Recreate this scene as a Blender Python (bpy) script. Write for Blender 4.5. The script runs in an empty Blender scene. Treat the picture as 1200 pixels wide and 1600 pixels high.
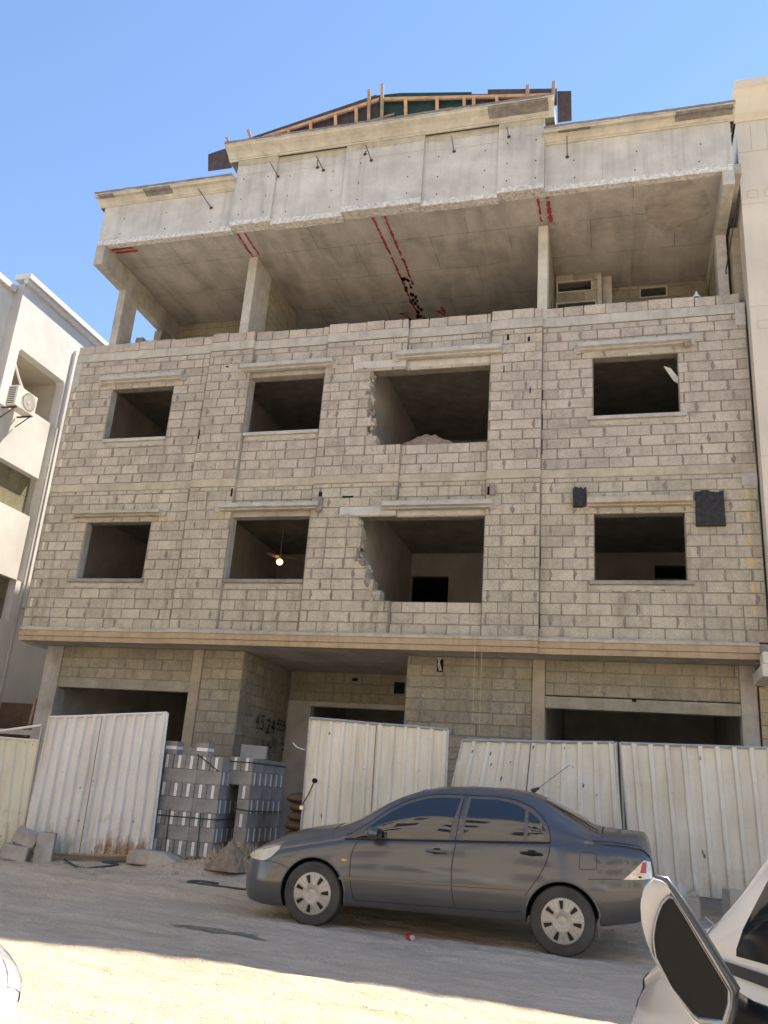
import bpy, bmesh, math, random
import numpy as np
from mathutils import Vector, Matrix
from mathutils.geometry import tessellate_polygon
random.seed(11)
S = bpy.context.scene
COL = S.collection
PI = math.pi
U = random.uniform

# ------------------------------------------------------------------ helpers
def smooth(a, b, t):
    t = max(0.0, min(1.0, (t - a) / (b - a)))
    return t * t * (3 - 2 * t)

def interp(tab, x):
    if x <= tab[0][0]: return tab[0][1]
    for (a, p), (b, q) in zip(tab, tab[1:]):
        if x <= b:
            return p + (q - p) * (x - a) / (b - a)
    return tab[-1][1]

class MB:
    def __init__(s):
        s.v = []; s.f = []; s.m = []; s.t = []; s.sm = []
    def face(s, pts, m=0, tone=0.5, sm=False):
        n = len(s.v); s.v += [tuple(p) for p in pts]
        s.f.append(tuple(range(n, n + len(pts)))); s.m.append(m); s.t.append(tone); s.sm.append(sm)
    def grid(s, rows, m=0, tone=0.5, sm=True, closed=False, flip=False):
        n = len(s.v); R = len(rows); Cn = len(rows[0])
        for r in rows: s.v += [tuple(p) for p in r]
        for i in range(R - 1):
            for j in range(Cn if closed else Cn - 1):
                k = (j + 1) % Cn
                q = (n + i * Cn + j, n + i * Cn + k, n + (i + 1) * Cn + k, n + (i + 1) * Cn + j)
                if flip: q = q[::-1]
                s.f.append(q); s.m.append(m); s.t.append(tone); s.sm.append(sm)
    def box(s, a, b, m=0, tone=0.5, M=None, ch=0.0):
        x0, y0, z0 = a; x1, y1, z1 = b
        if ch > 0:
            c = ch; P = []
            def pt(x, y, z):
                v = Vector((x, y, z)); return M @ v if M else v
            # chamfered box: 3 quads sets
            X = (x0, x1); Y = (y0, y1); Z = (z0, z1)
            def cor(i, j, k, ax):
                x = X[i] + (c if i == 0 else -c) * (ax != 0); y = Y[j] + (c if j == 0 else -c) * (ax != 1); z = Z[k] + (c if k == 0 else -c) * (ax != 2)
                return pt(x, y, z)
            for i in (0, 1):
                q = [cor(i, 0, 0, 0), cor(i, 1, 0, 0), cor(i, 1, 1, 0), cor(i, 0, 1, 0)]; s.face(q if i else q[::-1], m, tone)
                q = [cor(0, i, 0, 1), cor(1, i, 0, 1), cor(1, i, 1, 1), cor(0, i, 1, 1)]; s.face(q[::-1] if i else q, m, tone)
                q = [cor(0, 0, i, 2), cor(1, 0, i, 2), cor(1, 1, i, 2), cor(0, 1, i, 2)]; s.face(q if i else q[::-1], m, tone)
            for i in (0, 1):
                for j in (0, 1):
                    f = (i == j)
                    q = [cor(i, j, 0, 0), cor(i, j, 0, 1), cor(i, j, 1, 1), cor(i, j, 1, 0)]; s.face(q if f else q[::-1], m, tone)
                    q = [cor(i, 0, j, 0), cor(i, 0, j, 2), cor(i, 1, j, 2), cor(i, 1, j, 0)]; s.face(q[::-1] if f else q, m, tone)
                    q = [cor(0, i, j, 1), cor(0, i, j, 2), cor(1, i, j, 2), cor(1, i, j, 1)]; s.face(q if f else q[::-1], m, tone)
            for i in (0, 1):
                for j in (0, 1):
                    for k in (0, 1):
                        q = [cor(i, j, k, 0), cor(i, j, k, 1), cor(i, j, k, 2)]
                        s.face(q if (i + j + k) % 2 else q[::-1], m, tone)
            return
        c = [(x0, y0, z0), (x1, y0, z0), (x1, y1, z0), (x0, y1, z0), (x0, y0, z1), (x1, y0, z1), (x1, y1, z1), (x0, y1, z1)]
        if M: c = [M @ Vector(p) for p in c]
        for q in ((0, 3, 2, 1), (4, 5, 6, 7), (0, 1, 5, 4), (1, 2, 6, 5), (2, 3, 7, 6), (3, 0, 4, 7)):
            s.face([c[i] for i in q], m, tone)
    def tube(s, pts, r, n=8, m=0, tone=0.5, caps=True, sm=True):
        pts = [Vector(p) for p in pts]; rows = []
        rr = r if isinstance(r, (list, tuple)) else [r] * len(pts)
        up = Vector((0, 0, 1))
        for i, p in enumerate(pts):
            d = (pts[min(i + 1, len(pts) - 1)] - pts[max(i - 1, 0)]).normalized()
            a = d.cross(up)
            if a.length < 0.05: a = d.cross(Vector((1, 0, 0)))
            a.normalize(); b = a.cross(d)
            rows.append([p + (a * math.cos(2 * PI * k / n) + b * math.sin(2 * PI * k / n)) * rr[i] for k in range(n)])
        s.grid(rows, m, tone, sm, closed=True, flip=True)
        if caps:
            s.face(rows[0], m, tone); s.face(rows[-1][::-1], m, tone)
    def poly(s, pts3, m=0, tone=0.5):
        tris = tessellate_polygon([[Vector(p) for p in pts3]])
        n = len(s.v); s.v += [tuple(p) for p in pts3]
        for t in tris:
            s.f.append(tuple(n + i for i in t)); s.m.append(m); s.t.append(tone); s.sm.append(False)
    def prism(s, pts, axis, a, b, m=0, tone=0.5, M=None):
        # pts 2d polygon; axis 1: (x,z) extruded in y from a to b; axis 0: (y,z) extruded in x
        def P(p, t):
            v = Vector((p[0], t, p[1])) if axis == 1 else (Vector((t, p[0], p[1])) if axis == 0 else Vector((p[0], p[1], t)))
            return M @ v if M else v
        A = [P(p, a) for p in pts]; B = [P(p, b) for p in pts]
        s.poly(A, m, tone); s.poly(B, m, tone)
        for i in range(len(pts)):
            j = (i + 1) % len(pts); s.face([A[i], A[j], B[j], B[i]], m, tone)
    def build(s, name, mats, parent=None, fix=False, **kw):
        me = bpy.data.meshes.new(name)
        if not isinstance(mats, (list, tuple)): mats = [mats]
        off = Vector((0, 0, 0)); inv = None
        if parent is not None: inv = world(parent).inverted()
        vs = [inv @ Vector(p) for p in s.v] if inv is not None else s.v
        me.from_pydata([tuple(p) for p in vs], [], s.f)
        for m in mats: me.materials.append(m)
        me.polygons.foreach_set('material_index', s.m)
        me.polygons.foreach_set('use_smooth', s.sm)
        at = me.color_attributes.new('tone', 'FLOAT_COLOR', 'CORNER')
        arr = []
        for f, t in zip(s.f, s.t):
            arr += [t, t, t, 1.0] * len(f)
        at.data.foreach_set('color', arr)
        me.update()
        if fix:
            bm = bmesh.new(); bm.from_mesh(me)
            bmesh.ops.remove_doubles(bm, verts=bm.verts, dist=0.0004)
            bmesh.ops.recalc_face_normals(bm, faces=bm.faces); bm.to_mesh(me); bm.free()
        o = bpy.data.objects.new(name, me); COL.objects.link(o)
        if parent is not None: o.parent = parent
        for k, v in kw.items(): o[k] = v
        return o

def world(o):
    M = o.matrix_basis.copy()
    while o.parent is not None:
        o = o.parent; M = o.matrix_basis @ M
    return M

def thing(name, label, cat, loc=(0, 0, 0), rz=0.0, group=None):
    o = bpy.data.objects.new(name, None); COL.objects.link(o)
    o.empty_display_size = 0.2
    o.location = loc; o.rotation_euler = (0, 0, rz)
    tag(o, label, cat, group); return o

def tag(o, label, cat, group=None):
    o['label'] = label; o['category'] = cat
    if group: o['group'] = group
    return o

def single(mb, name, mats, label, cat, loc=(0, 0, 0), group=None, fix=False):
    # one-mesh thing whose origin is at loc
    o = mb.build(name, mats, fix=fix)
    L = Vector(loc)
    if L.length > 0:
        o.data.transform(Matrix.Translation(-L)); o.location = L
    return tag(o, label, cat, group)

def dup(o, loc=None, rz=None, parent=None, label=None):
    c = o.copy(); COL.objects.link(c)
    if parent is not None: c.parent = parent
    if loc is not None: c.location = loc
    if rz is not None: c.rotation_euler = (0, 0, rz)
    if label: c['label'] = label
    for ch in [x for x in bpy.data.objects if x.parent == o]:
        dup(ch, parent=c)
    return c

# ------------------------------------------------------------------ materials
class NT:
    def __init__(s, name):
        s.mat = bpy.data.materials.new(name); s.mat.use_nodes = True
        s.t = s.mat.node_tree; s.b = s.t.nodes['Principled BSDF']
        s.tc = s.t.nodes.new('ShaderNodeTexCoord')
    def n(s, typ, **kw):
        o = s.t.nodes.new('ShaderNode' + typ)
        for k, v in kw.items():
            if k in o.inputs.keys(): o.inputs[k].default_value = v
            else: setattr(o, k, v)
        return o
    def L(s, a, b): s.t.links.new(a, b)
    def coord(s, scale=(1, 1, 1), src='Object', rot=(0, 0, 0)):
        m = s.n('Mapping'); m.inputs['Scale'].default_value = scale; m.inputs['Rotation'].default_value = rot
        s.L(s.tc.outputs[src], m.inputs['Vector']); return m.outputs['Vector']
    def noise(s, scale, detail=4, rough=0.6, vec=None, dist=0.0):
        o = s.n('TexNoise', Scale=scale, Detail=detail, Roughness=rough, Distortion=dist)
        s.L(vec if vec is not None else s.tc.outputs['Object'], o.inputs['Vector']); return o.outputs['Fac']
    def ramp(s, fac, stops, interp='LINEAR'):
        r = s.n('ValToRGB'); r.color_ramp.interpolation = interp
        e = r.color_ramp.elements
        while len(e) < len(stops): e.new(0.5)
        for i, (p, c) in enumerate(stops):
            e[i].position = p; e[i].color = c if len(c) == 4 else (*c, 1)
        s.L(fac, r.inputs['Fac']); return r.outputs['Color']
    def mix(s, fac, a, b, mode='MIX'):
        m = s.n('Mix'); m.data_type = 'RGBA'; m.blend_type = mode
        for k, v in ((0, fac), (6, a), (7, b)):
            if hasattr(v, 'is_linked') or hasattr(v, 'links'): s.L(v, m.inputs[k])
            else:
                m.inputs[k].default_value = v if k == 0 else ((*v, 1) if len(v) == 3 else v)
        return m.outputs[2]
    def math(s, op, a, b=0.0, c=None):
        m = s.n('Math'); m.operation = op
        for k, v in ((0, a), (1, b)) + (((2, c),) if c is not None else ()):
            if hasattr(v, 'links'): s.L(v, m.inputs[k])
            else: m.inputs[k].default_value = v
        return m.outputs[0]
    def bump(s, h, strength=0.3, dist=0.01, prev=None):
        b = s.n('Bump', Strength=strength, Distance=dist); s.L(h, b.inputs['Height'])
        if prev is not None: s.L(prev, b.inputs['Normal'])
        return b.outputs['Normal']
    def out(s, col=None, rough=0.8, normal=None, metallic=0.0, spec=0.3, coat=0.0):
        if col is not None:
            if hasattr(col, 'links'): s.L(col, s.b.inputs['Base Color'])
            else: s.b.inputs['Base Color'].default_value = (*col, 1)
        if hasattr(rough, 'links'): s.L(rough, s.b.inputs['Roughness'])
        else: s.b.inputs['Roughness'].default_value = rough
        s.b.inputs['Metallic'].default_value = metallic
        s.b.inputs['Specular IOR Level'].default_value = spec
        s.b.inputs['Coat Weight'].default_value = coat
        if coat: s.b.inputs['Coat Roughness'].default_value = 0.08
        if normal is not None: s.L(normal, s.b.inputs['Normal'])
        return s.mat

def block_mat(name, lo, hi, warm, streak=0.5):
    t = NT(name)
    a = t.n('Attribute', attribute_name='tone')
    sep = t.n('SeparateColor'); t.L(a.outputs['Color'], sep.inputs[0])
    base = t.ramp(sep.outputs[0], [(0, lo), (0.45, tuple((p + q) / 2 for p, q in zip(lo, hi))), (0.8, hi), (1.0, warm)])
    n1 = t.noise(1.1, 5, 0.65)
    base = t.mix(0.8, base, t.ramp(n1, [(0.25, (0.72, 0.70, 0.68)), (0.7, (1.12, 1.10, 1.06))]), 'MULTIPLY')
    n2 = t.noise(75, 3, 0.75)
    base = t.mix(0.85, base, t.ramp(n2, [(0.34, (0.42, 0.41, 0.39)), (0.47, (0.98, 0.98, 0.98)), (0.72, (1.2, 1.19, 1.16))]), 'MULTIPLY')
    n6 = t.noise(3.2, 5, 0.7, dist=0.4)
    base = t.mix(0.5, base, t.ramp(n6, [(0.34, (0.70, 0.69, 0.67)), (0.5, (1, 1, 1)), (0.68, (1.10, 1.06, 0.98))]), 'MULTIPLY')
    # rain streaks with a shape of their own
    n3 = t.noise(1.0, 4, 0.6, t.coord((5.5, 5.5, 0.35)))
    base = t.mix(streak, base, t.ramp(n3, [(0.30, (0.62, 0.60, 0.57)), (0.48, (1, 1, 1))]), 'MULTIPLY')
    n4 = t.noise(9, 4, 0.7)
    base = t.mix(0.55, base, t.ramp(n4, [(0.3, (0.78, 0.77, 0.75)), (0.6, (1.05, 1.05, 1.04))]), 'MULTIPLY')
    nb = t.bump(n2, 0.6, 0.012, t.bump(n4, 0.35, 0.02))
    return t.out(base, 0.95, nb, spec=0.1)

def conc_mat(name, c, var=0.25, scale=2.5, bump=0.25, speck=0.5, stains=None, rough=0.9):
    t = NT(name)
    n1 = t.noise(scale, 6, 0.65); n2 = t.noise(60, 3, 0.7); n3 = t.noise(0.6, 3, 0.5)
    d = tuple(v * (1 - var) for v in c); l = tuple(min(1, v * (1 + var * 0.5)) for v in c)
    col = t.ramp(n1, [(0.3, d), (0.65, l)])
    col = t.mix(0.4 * speck, col, t.ramp(n2, [(0.3, (0.4, 0.4, 0.4)), (0.5, (1, 1, 1))]), 'MULTIPLY')
    col = t.mix(0.6, col, t.ramp(n3, [(0.3, (0.8, 0.79, 0.77)), (0.6, (1.04, 1.03, 1.0))]), 'MULTIPLY')
    if stains:
        n4 = t.noise(1.0, 4, 0.6, t.coord((7, 7, 0.5)))
        col = t.mix(stains, col, t.ramp(n4, [(0.33, (0.55, 0.54, 0.52)), (0.5, (1, 1, 1))]), 'MULTIPLY')
    return t.out(col, rough, t.bump(n2, bump, 0.01, t.bump(n1, bump, 0.03)), spec=0.2)

def plain(name, c, rough=0.6, metallic=0.0, spec=0.5, coat=0.0, var=0.1, scale=8.0):
    t = NT(name)
    n = t.noise(scale, 4, 0.6)
    col = t.ramp(n, [(0.3, tuple(v * (1 - var) for v in c)), (0.7, tuple(min(1, v * (1 + var)) for v in c))])
    return t.out(col, rough, None, metallic, spec, coat)

MT = {}
MT['block'] = block_mat('grey concrete block', (0.415, 0.38, 0.335), (0.58, 0.535, 0.475), (0.61, 0.54, 0.44), 0.35)
MT['block_low'] = block_mat('weathered concrete block', (0.45, 0.42, 0.35), (0.60, 0.565, 0.475), (0.62, 0.57, 0.455), 0.6)
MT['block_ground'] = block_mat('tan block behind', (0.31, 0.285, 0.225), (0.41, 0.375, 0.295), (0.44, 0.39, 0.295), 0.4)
MT['mortar'] = conc_mat('mortar', (0.30, 0.27, 0.235), 0.35, 9, 0.5)
MT['bedjoint'] = conc_mat('open joint', (0.27, 0.25, 0.215), 0.3, 6, 0.5)
MT['white_conc'] = conc_mat('pale slurry on concrete', (0.58, 0.565, 0.53), 0.2, 2.0, 0.3, 0.4, stains=0.35)
MT['fringe'] = conc_mat('rough whitewashed edge', (0.74, 0.735, 0.71), 0.42, 15, 0.7, 0.5)
MT['cream'] = conc_mat('cream cast stone', (0.57, 0.55, 0.485), 0.2, 3.0, 0.3, 0.4, stains=0.3)
MT['cream_grey'] = conc_mat('grey cement patch', (0.25, 0.235, 0.22), 0.35, 9.0, 0.5, 0.6)
MT['band'] = conc_mat('cast band', (0.50, 0.455, 0.36), 0.22, 3.5, 0.4, 0.4, stains=0.3)
MT['beamcol'] = conc_mat('cast beam', (0.50, 0.475, 0.42), 0.2, 3.5, 0.4, 0.4, stains=0.3)
MT['conc'] = conc_mat('grey concrete', (0.45, 0.42, 0.375), 0.28, 2.5, 0.4, 0.5, stains=0.3)
MT['conc_dark'] = conc_mat('dark grey concrete', (0.30, 0.285, 0.26), 0.3, 2.5, 0.4, 0.5, stains=0.3)
MT['hood'] = conc_mat('pale precast hood', (0.50, 0.485, 0.45), 0.2, 6, 0.4, 0.5)
MT['ledge_tan'] = conc_mat('tan ledge moulding', (0.47, 0.375, 0.265), 0.15, 4, 0.3, 0.4, stains=0.3)
MT['tan_col'] = conc_mat('tan column', (0.42, 0.36, 0.275), 0.2, 3, 0.4, 0.5)
MT['hole'] = plain('dark hole', (0.015, 0.014, 0.013), 0.9, spec=0.1)
MT['red'] = plain('red marking paint', (0.33, 0.035, 0.05), 0.7, var=0.35, scale=20)
MT['ink'] = plain('faded blue spray paint', (0.02, 0.04, 0.065), 0.7, var=0.3)
MT['foam'] = plain('yellow foam strip', (0.62, 0.45, 0.22), 0.8, var=0.15)
MT['foam_pale'] = plain('pale foam strip', (0.60, 0.56, 0.45), 0.8, var=0.15)
MT['black_sheet'] = conc_mat('black bituminous board', (0.045, 0.046, 0.05), 0.5, 14, 0.4, 0.8)
MT['rebar'] = plain('rusty dark steel', (0.07, 0.05, 0.04), 0.6, 0.3)
MT['room'] = conc_mat('interior block plaster', (0.50, 0.475, 0.44), 0.25, 2, 0.2)
MT['wall_lintel'] = conc_mat('stained wall lintel', (0.37, 0.345, 0.275), 0.28, 3, 0.4, 0.5, stains=.3)
MT['insul'] = plain('white insulation strip', (0.80, 0.80, 0.79), 0.5, var=0.06)
MT['stackblock'] = conc_mat('new grey block', (0.31, 0.302, 0.286), 0.22, 5, 0.5, 0.8)
MT['strap'] = plain('green packing strap', (0.012, 0.05, 0.045), 0.45, var=0.2)

def soffit_mat():
    t = NT('board marked soffit')
    n1 = t.noise(1.3, 6, 0.7, dist=0.6)
    col = t.ramp(n1, [(0.28, (0.34, 0.325, 0.30)), (0.5, (0.46, 0.44, 0.41)), (0.72, (0.55, 0.53, 0.50))])
    n5 = t.noise(0.9, 5, 0.6, t.coord((2.6, 0.5, 1)), 0.5)
    col = t.mix(0.85, col, t.ramp(n5, [(0.33, (0.74, 0.73, 0.71)), (0.58, (1.06, 1.05, 1.04))]), 'MULTIPLY')
    w = t.n('TexNoise', Scale=1.6, Detail=4.0); t.L(t.tc.outputs['Object'], w.inputs['Vector'])
    v = t.n('VectorMath'); v.operation = 'MULTIPLY_ADD'; t.L(w.outputs['Color'], v.inputs[0]); v.inputs[1].default_value = (0.06, 0.06, 0); t.L(t.tc.outputs['Object'], v.inputs[2])
    br = t.n('TexBrick', Scale=1.0); br.offset = 0.5
    br.inputs['Brick Width'].default_value = 1.62; br.inputs['Row Height'].default_value = 1.14; br.inputs['Mortar Size'].default_value = 0.012; br.inputs['Mortar Smooth'].default_value = 0.9
    t.L(v.outputs[0], br.inputs['Vector'])
    nm = t.noise(2.3, 3, 0.5)
    f = t.math('MULTIPLY', br.outputs['Fac'], t.ramp(nm, [(0.38, (0.05, 0.05, 0.05)), (0.56, (1, 1, 1))]))
    col = t.mix(t.math('MULTIPLY', f, 0.75), col, (0.10, 0.092, 0.082))
    n6 = t.noise(24, 4, 0.7)
    col = t.mix(0.4, col, t.ramp(n6, [(0.3, (0.6, 0.6, 0.6)), (0.5, (1, 1, 1))]), 'MULTIPLY')
    return t.out(col, 0.85, t.bump(n6, 0.25, 0.01), spec=0.25)
MT['soffit'] = soffit_mat()

def sand_mat():
    t = NT('packed sand street')
    n1 = t.noise(0.55, 5, 0.6)
    col = t.ramp(n1, [(0.3, (0.53, 0.43, 0.32)), (0.55, (0.61, 0.505, 0.38)), (0.75, (0.66, 0.555, 0.425))])
    n2 = t.noise(2.6, 6, 0.7, t.coord((0.6, 2.0, 1), rot=(0, 0, math.radians(-9))), 0.9)
    col = t.mix(0.6, col, t.ramp(n2, [(0.3, (0.76, 0.74, 0.72)), (0.6, (1.08, 1.07, 1.06))]), 'MULTIPLY')
    n3 = t.noise(60, 4, 0.7)
    col = t.mix(0.5, col, t.ramp(n3, [(0.3, (0.65, 0.64, 0.62)), (0.5, (1, 1, 1)), (0.8, (1.15, 1.15, 1.15))]), 'MULTIPLY')
    vo = t.n('TexVoronoi', Scale=14.0); t.L(t.tc.outputs['Object'], vo.inputs['Vector'])
    n4 = t.noise(9, 5, 0.7)
    h = t.math('ADD', t.math('MULTIPLY', n2, 0.9), t.math('MULTIPLY', n4, 1.3))
    nb = t.bump(n3, 0.6, 0.010, t.bump(h, 0.75, 0.07))
    return t.out(col, 0.95, nb, spec=0.15)
MT['sand'] = sand_mat()
MT['soil'] = conc_mat('loose soil', (0.30, 0.24, 0.18), 0.35, 9, 0.9, 0.9)
MT['rubble'] = conc_mat('rubble heap', (0.36, 0.28, 0.21), 0.3, 12, 0.9, 0.8)
MT['stain'] = conc_mat('damp oily sand', (0.23, 0.20, 0.15), 0.35, 6, 0.4, 0.5)
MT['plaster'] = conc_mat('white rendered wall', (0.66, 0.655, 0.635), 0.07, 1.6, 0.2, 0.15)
MT['plaster_grey'] = conc_mat('grey rendered trim', (0.52, 0.51, 0.50), 0.1, 1.6, 0.2, 0.2)
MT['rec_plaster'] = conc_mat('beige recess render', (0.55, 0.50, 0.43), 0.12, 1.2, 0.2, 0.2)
MT['neigh_cream'] = conc_mat('cream smooth render', (0.66, 0.615, 0.53), 0.06, 0.9, 0.15, 0.12, stains=0.1)
MT['opp'] = conc_mat('sand coloured render', (0.72, 0.66, 0.56), 0.1, 1.0, 0.1, 0.1)
MT['opp_win'] = plain('dark window', (0.03, 0.035, 0.045), 0.15)
MT['ac'] = plain('off white enamel', (0.70, 0.68, 0.62), 0.4, var=0.06)
MT['ac_dark'] = plain('dark grille', (0.10, 0.10, 0.10), 0.5)
MT['ac_fan'] = plain('grey fan', (0.42, 0.41, 0.38), 0.5)
MT['pipe'] = plain('white pipe', (0.62, 0.60, 0.56), 0.5)
MT['timber'] = plain('pale timber', (0.50, 0.31, 0.17), 0.75, var=0.25, scale=6)
MT['timber_old'] = plain('weathered timber', (0.33, 0.24, 0.17), 0.8, var=0.3, scale=6)
MT['sack'] = conc_mat('brown sack', (0.15, 0.10, 0.07), 0.25, 7, 0.5, 0.3)
MT['grass'] = plain('dry straw', (0.42, 0.35, 0.22), 0.9, var=0.3)
MT['hose'] = plain('dark hose', (0.03, 0.05, 0.05), 0.5)
MT['lamp'] = plain('warm lamp', (0.9, 0.7, 0.4), 0.5)
MT['lamp'].node_tree.nodes['Principled BSDF'].inputs['Emission Color'].default_value = (1, 0.68, 0.3, 1)
MT['lamp'].node_tree.nodes['Principled BSDF'].inputs['Emission Strength'].default_value = 1.1
MT['fan'] = plain('dull brass blade', (0.45, 0.38, 0.28), 0.4)
MT['rag'] = plain('pale rag', (0.55, 0.54, 0.47), 0.8)
MT['bluebag'] = plain('pale blue bag', (0.62, 0.70, 0.74), 0.5)

def ply_mat(name, c):
    t = NT(name)
    n1 = t.noise(7, 5, 0.7); n2 = t.noise(50, 3, 0.7)
    col = t.ramp(n1, [(0.3, tuple(v * 0.6 for v in c)), (0.7, tuple(v * 1.5 for v in c))])
    col = t.mix(0.35, col, t.ramp(n2, [(0.55, (0, 0, 0)), (0.75, (0.12, 0.12, 0.12))]), 'ADD')
    return t.out(col, 0.45, t.bump(n2, 0.2, 0.005))
MT['ply'] = ply_mat('brown film faced plywood', (0.062, 0.046, 0.05))
MT['ply_green'] = ply_mat('green film faced plywood', (0.014, 0.040, 0.036))

def sheet_mat(name, c, rust=0.0, grime=0.6, rustbox=None):
    t = NT(name)
    n1 = t.noise(1.2, 5, 0.6)
    col = t.ramp(n1, [(0.3, tuple(v * 0.86 for v in c)), (0.7, c)])
    n2 = t.noise(1.0, 5, 0.65, t.coord((4.5, 4.5, 0.45)))
    col = t.mix(grime, col, t.ramp(n2, [(0.3, (0.74, 0.70, 0.62)), (0.55, (1, 1, 1))]), 'MULTIPLY')
    n3 = t.noise(26, 4, 0.7)
    col = t.mix(0.5, col, t.ramp(n3, [(0.30, (0.62, 0.58, 0.52)), (0.4, (1, 1, 1))]), 'MULTIPLY')
    sz = t.n('SeparateXYZ'); t.L(t.tc.outputs['Object'], sz.inputs[0])
    n7 = t.noise(5.5, 5, 0.7, t.coord((1.6, 1, 0.8)))
    kd = t.math('SUBTRACT', n7, t.math('MULTIPLY', sz.outputs[2], 0.30))
    col = t.mix(t.ramp(kd, [(0.36, (0, 0, 0)), (0.55, (.6, .6, .6))]), col, (0.42, 0.35, 0.26))
    # scuffs: small dark chips
    n5 = t.noise(11, 3, 0.5, t.coord((1, 1, 0.45), rot=(0.2, 0.25, 0)))
    col = t.mix(t.ramp(n5, [(0.715, (0, 0, 0)), (0.74, (1, 1, 1))]), col, (0.12, 0.11, 0.10))
    if rustbox:
        sx = t.n('SeparateXYZ'); t.L(t.tc.outputs['Object'], sx.inputs[0])
        n4 = t.noise(3.4, 6, 0.75, t.coord((2.6, 1, 0.6)))
        dx = t.math('DIVIDE', t.math('SUBTRACT', sx.outputs[0], rustbox[0]), rustbox[2])
        dz = t.math('DIVIDE', t.math('SUBTRACT', sx.outputs[2], rustbox[1]), rustbox[3])
        r2 = t.math('SQRT', t.math('ADD', t.math('MULTIPLY', dx, dx), t.math('MULTIPLY', dz, dz)))
        k = t.math('SUBTRACT', t.math('ADD', n4, 0.28), t.math('MULTIPLY', r2, 0.36))
        f = t.ramp(k, [(0.42, (0, 0, 0)), (0.60, (0.95, 0.95, 0.95))])
        col = t.mix(f, col, t.ramp(n3, [(0.35, (0.16, 0.085, 0.045)), (0.62, (0.46, 0.31, 0.19))]))
    return t.out(col, 0.55, t.bump(n1, 0.15, 0.03), spec=0.35)

def car_paint(name, c, flake=0.35, dust=0.35):
    t = NT(name)
    n1 = t.noise(1.6, 5, 0.6)
    geo = t.n('NewGeometry'); sx = t.n('SeparateXYZ'); t.L(geo.outputs['Normal'], sx.inputs[0])
    up = t.math('MAXIMUM', sx.outputs[2], 0.0)
    pos = t.n('SeparateXYZ'); t.L(t.tc.outputs['Object'], pos.inputs[0])
    low = t.math('MULTIPLY', t.math('SUBTRACT', 0.75, pos.outputs[2]), 0.4)
    d = t.math('ADD', t.math('MULTIPLY', t.math('POWER', up, 3.0), 0.75), t.math('MAXIMUM', low, 0.0))
    d = t.math('MULTIPLY', t.math('MULTIPLY', d, t.ramp(n1, [(0.3, (0.5, 0.5, 0.5)), (0.7, (1.2, 1.2, 1.2))])), dust)
    base = t.ramp(n1, [(0.3, tuple(v * 0.93 for v in c)), (0.7, c)])
    col = t.mix(d, base, (0.34, 0.29, 0.235))
    r = t.math('ADD', 0.28, t.math('MULTIPLY', d, 0.8))
    m = t.out(col, r, None, flake, 0.5, 0.0)
    t.L(t.math('MAXIMUM', t.math('SUBTRACT', 0.9, t.math('MULTIPLY', d, 1.8)), 0.0), t.b.inputs['Coat Weight'])
    t.b.inputs['Coat Roughness'].default_value = 0.07
    return m
MT['paint'] = car_paint('dark grey metallic paint', (0.082, 0.085, 0.094), 0.5, 0.5)
MT['paint_white'] = car_paint('white car paint', (0.60, 0.61, 0.61), 0.0, 0.1)
MT['paint_white_b'] = car_paint('bright white car paint', (0.80, 0.80, 0.79), 0.0, 0.06)
MT['glass_car'] = NT('tinted glass').out((0.012, 0.017, 0.022), 0.03, None, 0, 0.9, 0.3)
MT['rubber'] = plain('black rubber', (0.02, 0.02, 0.02), 0.6, var=0.2)
MT['tyre'] = plain('dusty tyre', (0.060, 0.056, 0.051), 0.85, var=0.35, scale=5)
MT['hub'] = plain('dusty silver hubcap', (0.46, 0.42, 0.37), 0.42, 0.35, var=0.12)
MT['gap'] = plain('panel gap', (0.012, 0.012, 0.013), 0.8)
MT['lens'] = plain('hazy headlamp lens', (0.62, 0.57, 0.44), 0.12, 0.0, 0.6, 0.6)
MT['lens_clear'] = plain('clear lens', (0.72, 0.74, 0.76), 0.08, 0.3, 0.8, 0.8)
MT['lens_white'] = plain('clear tail lens', (0.66, 0.58, 0.48), 0.12, 0.2, 0.6, 0.6, var=0.25, scale=18)
MT['lens_red'] = plain('red tail lens', (0.42, 0.02, 0.03), 0.15, 0.0, 0.6, 0.5)
MT['amber'] = plain('amber lens', (0.75, 0.36, 0.10), 0.2)
MT['black_plastic'] = plain('black plastic', (0.010, 0.010, 0.011), 0.35, spec=.25, var=0.15)
MT['mirror'] = NT('mirror glass').out((0.04, 0.042, 0.045), 0.22, None, 0.0, 0.5, 0.25)
MT['chrome'] = plain('brushed trim', (0.35, 0.36, 0.38), 0.25, 0.8)
MT['can_red'] = plain('red can', (0.50, 0.02, 0.025), 0.35)
MT['can_end'] = plain('silver can end', (0.62, 0.60, 0.57), 0.3, 0.6)

# ------------------------------------------------------------------ ground
def ground_h(x, y):
    a = np.interp(x, [-10, -8, -6.2, -4.6, -3, 0, 2.5, 6], [0.03, 0.05, 0.12, 0.29, 0.30, 0.27, 0.19, 0.12])
    t = np.clip((y + 4.6) / 2.3, 0, 1); s_ = t * t * (3 - 2 * t)
    return a * s_

def vnoise(x, y, seed):
    xi = np.floor(x).astype(int); yi = np.floor(y).astype(int); fx = x - xi; fy = y - yi
    fx = fx * fx * (3 - 2 * fx); fy = fy * fy * (3 - 2 * fy)
    def h(a, b):
        v = np.sin(a * 127.1 + b * 311.7 + seed * 74.7) * 43758.5453; return v - np.floor(v)
    return (h(xi, yi) * (1 - fx) + h(xi + 1, yi) * fx) * (1 - fy) + (h(xi, yi + 1) * (1 - fx) + h(xi + 1, yi + 1) * fx) * fy - 0.5

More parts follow.
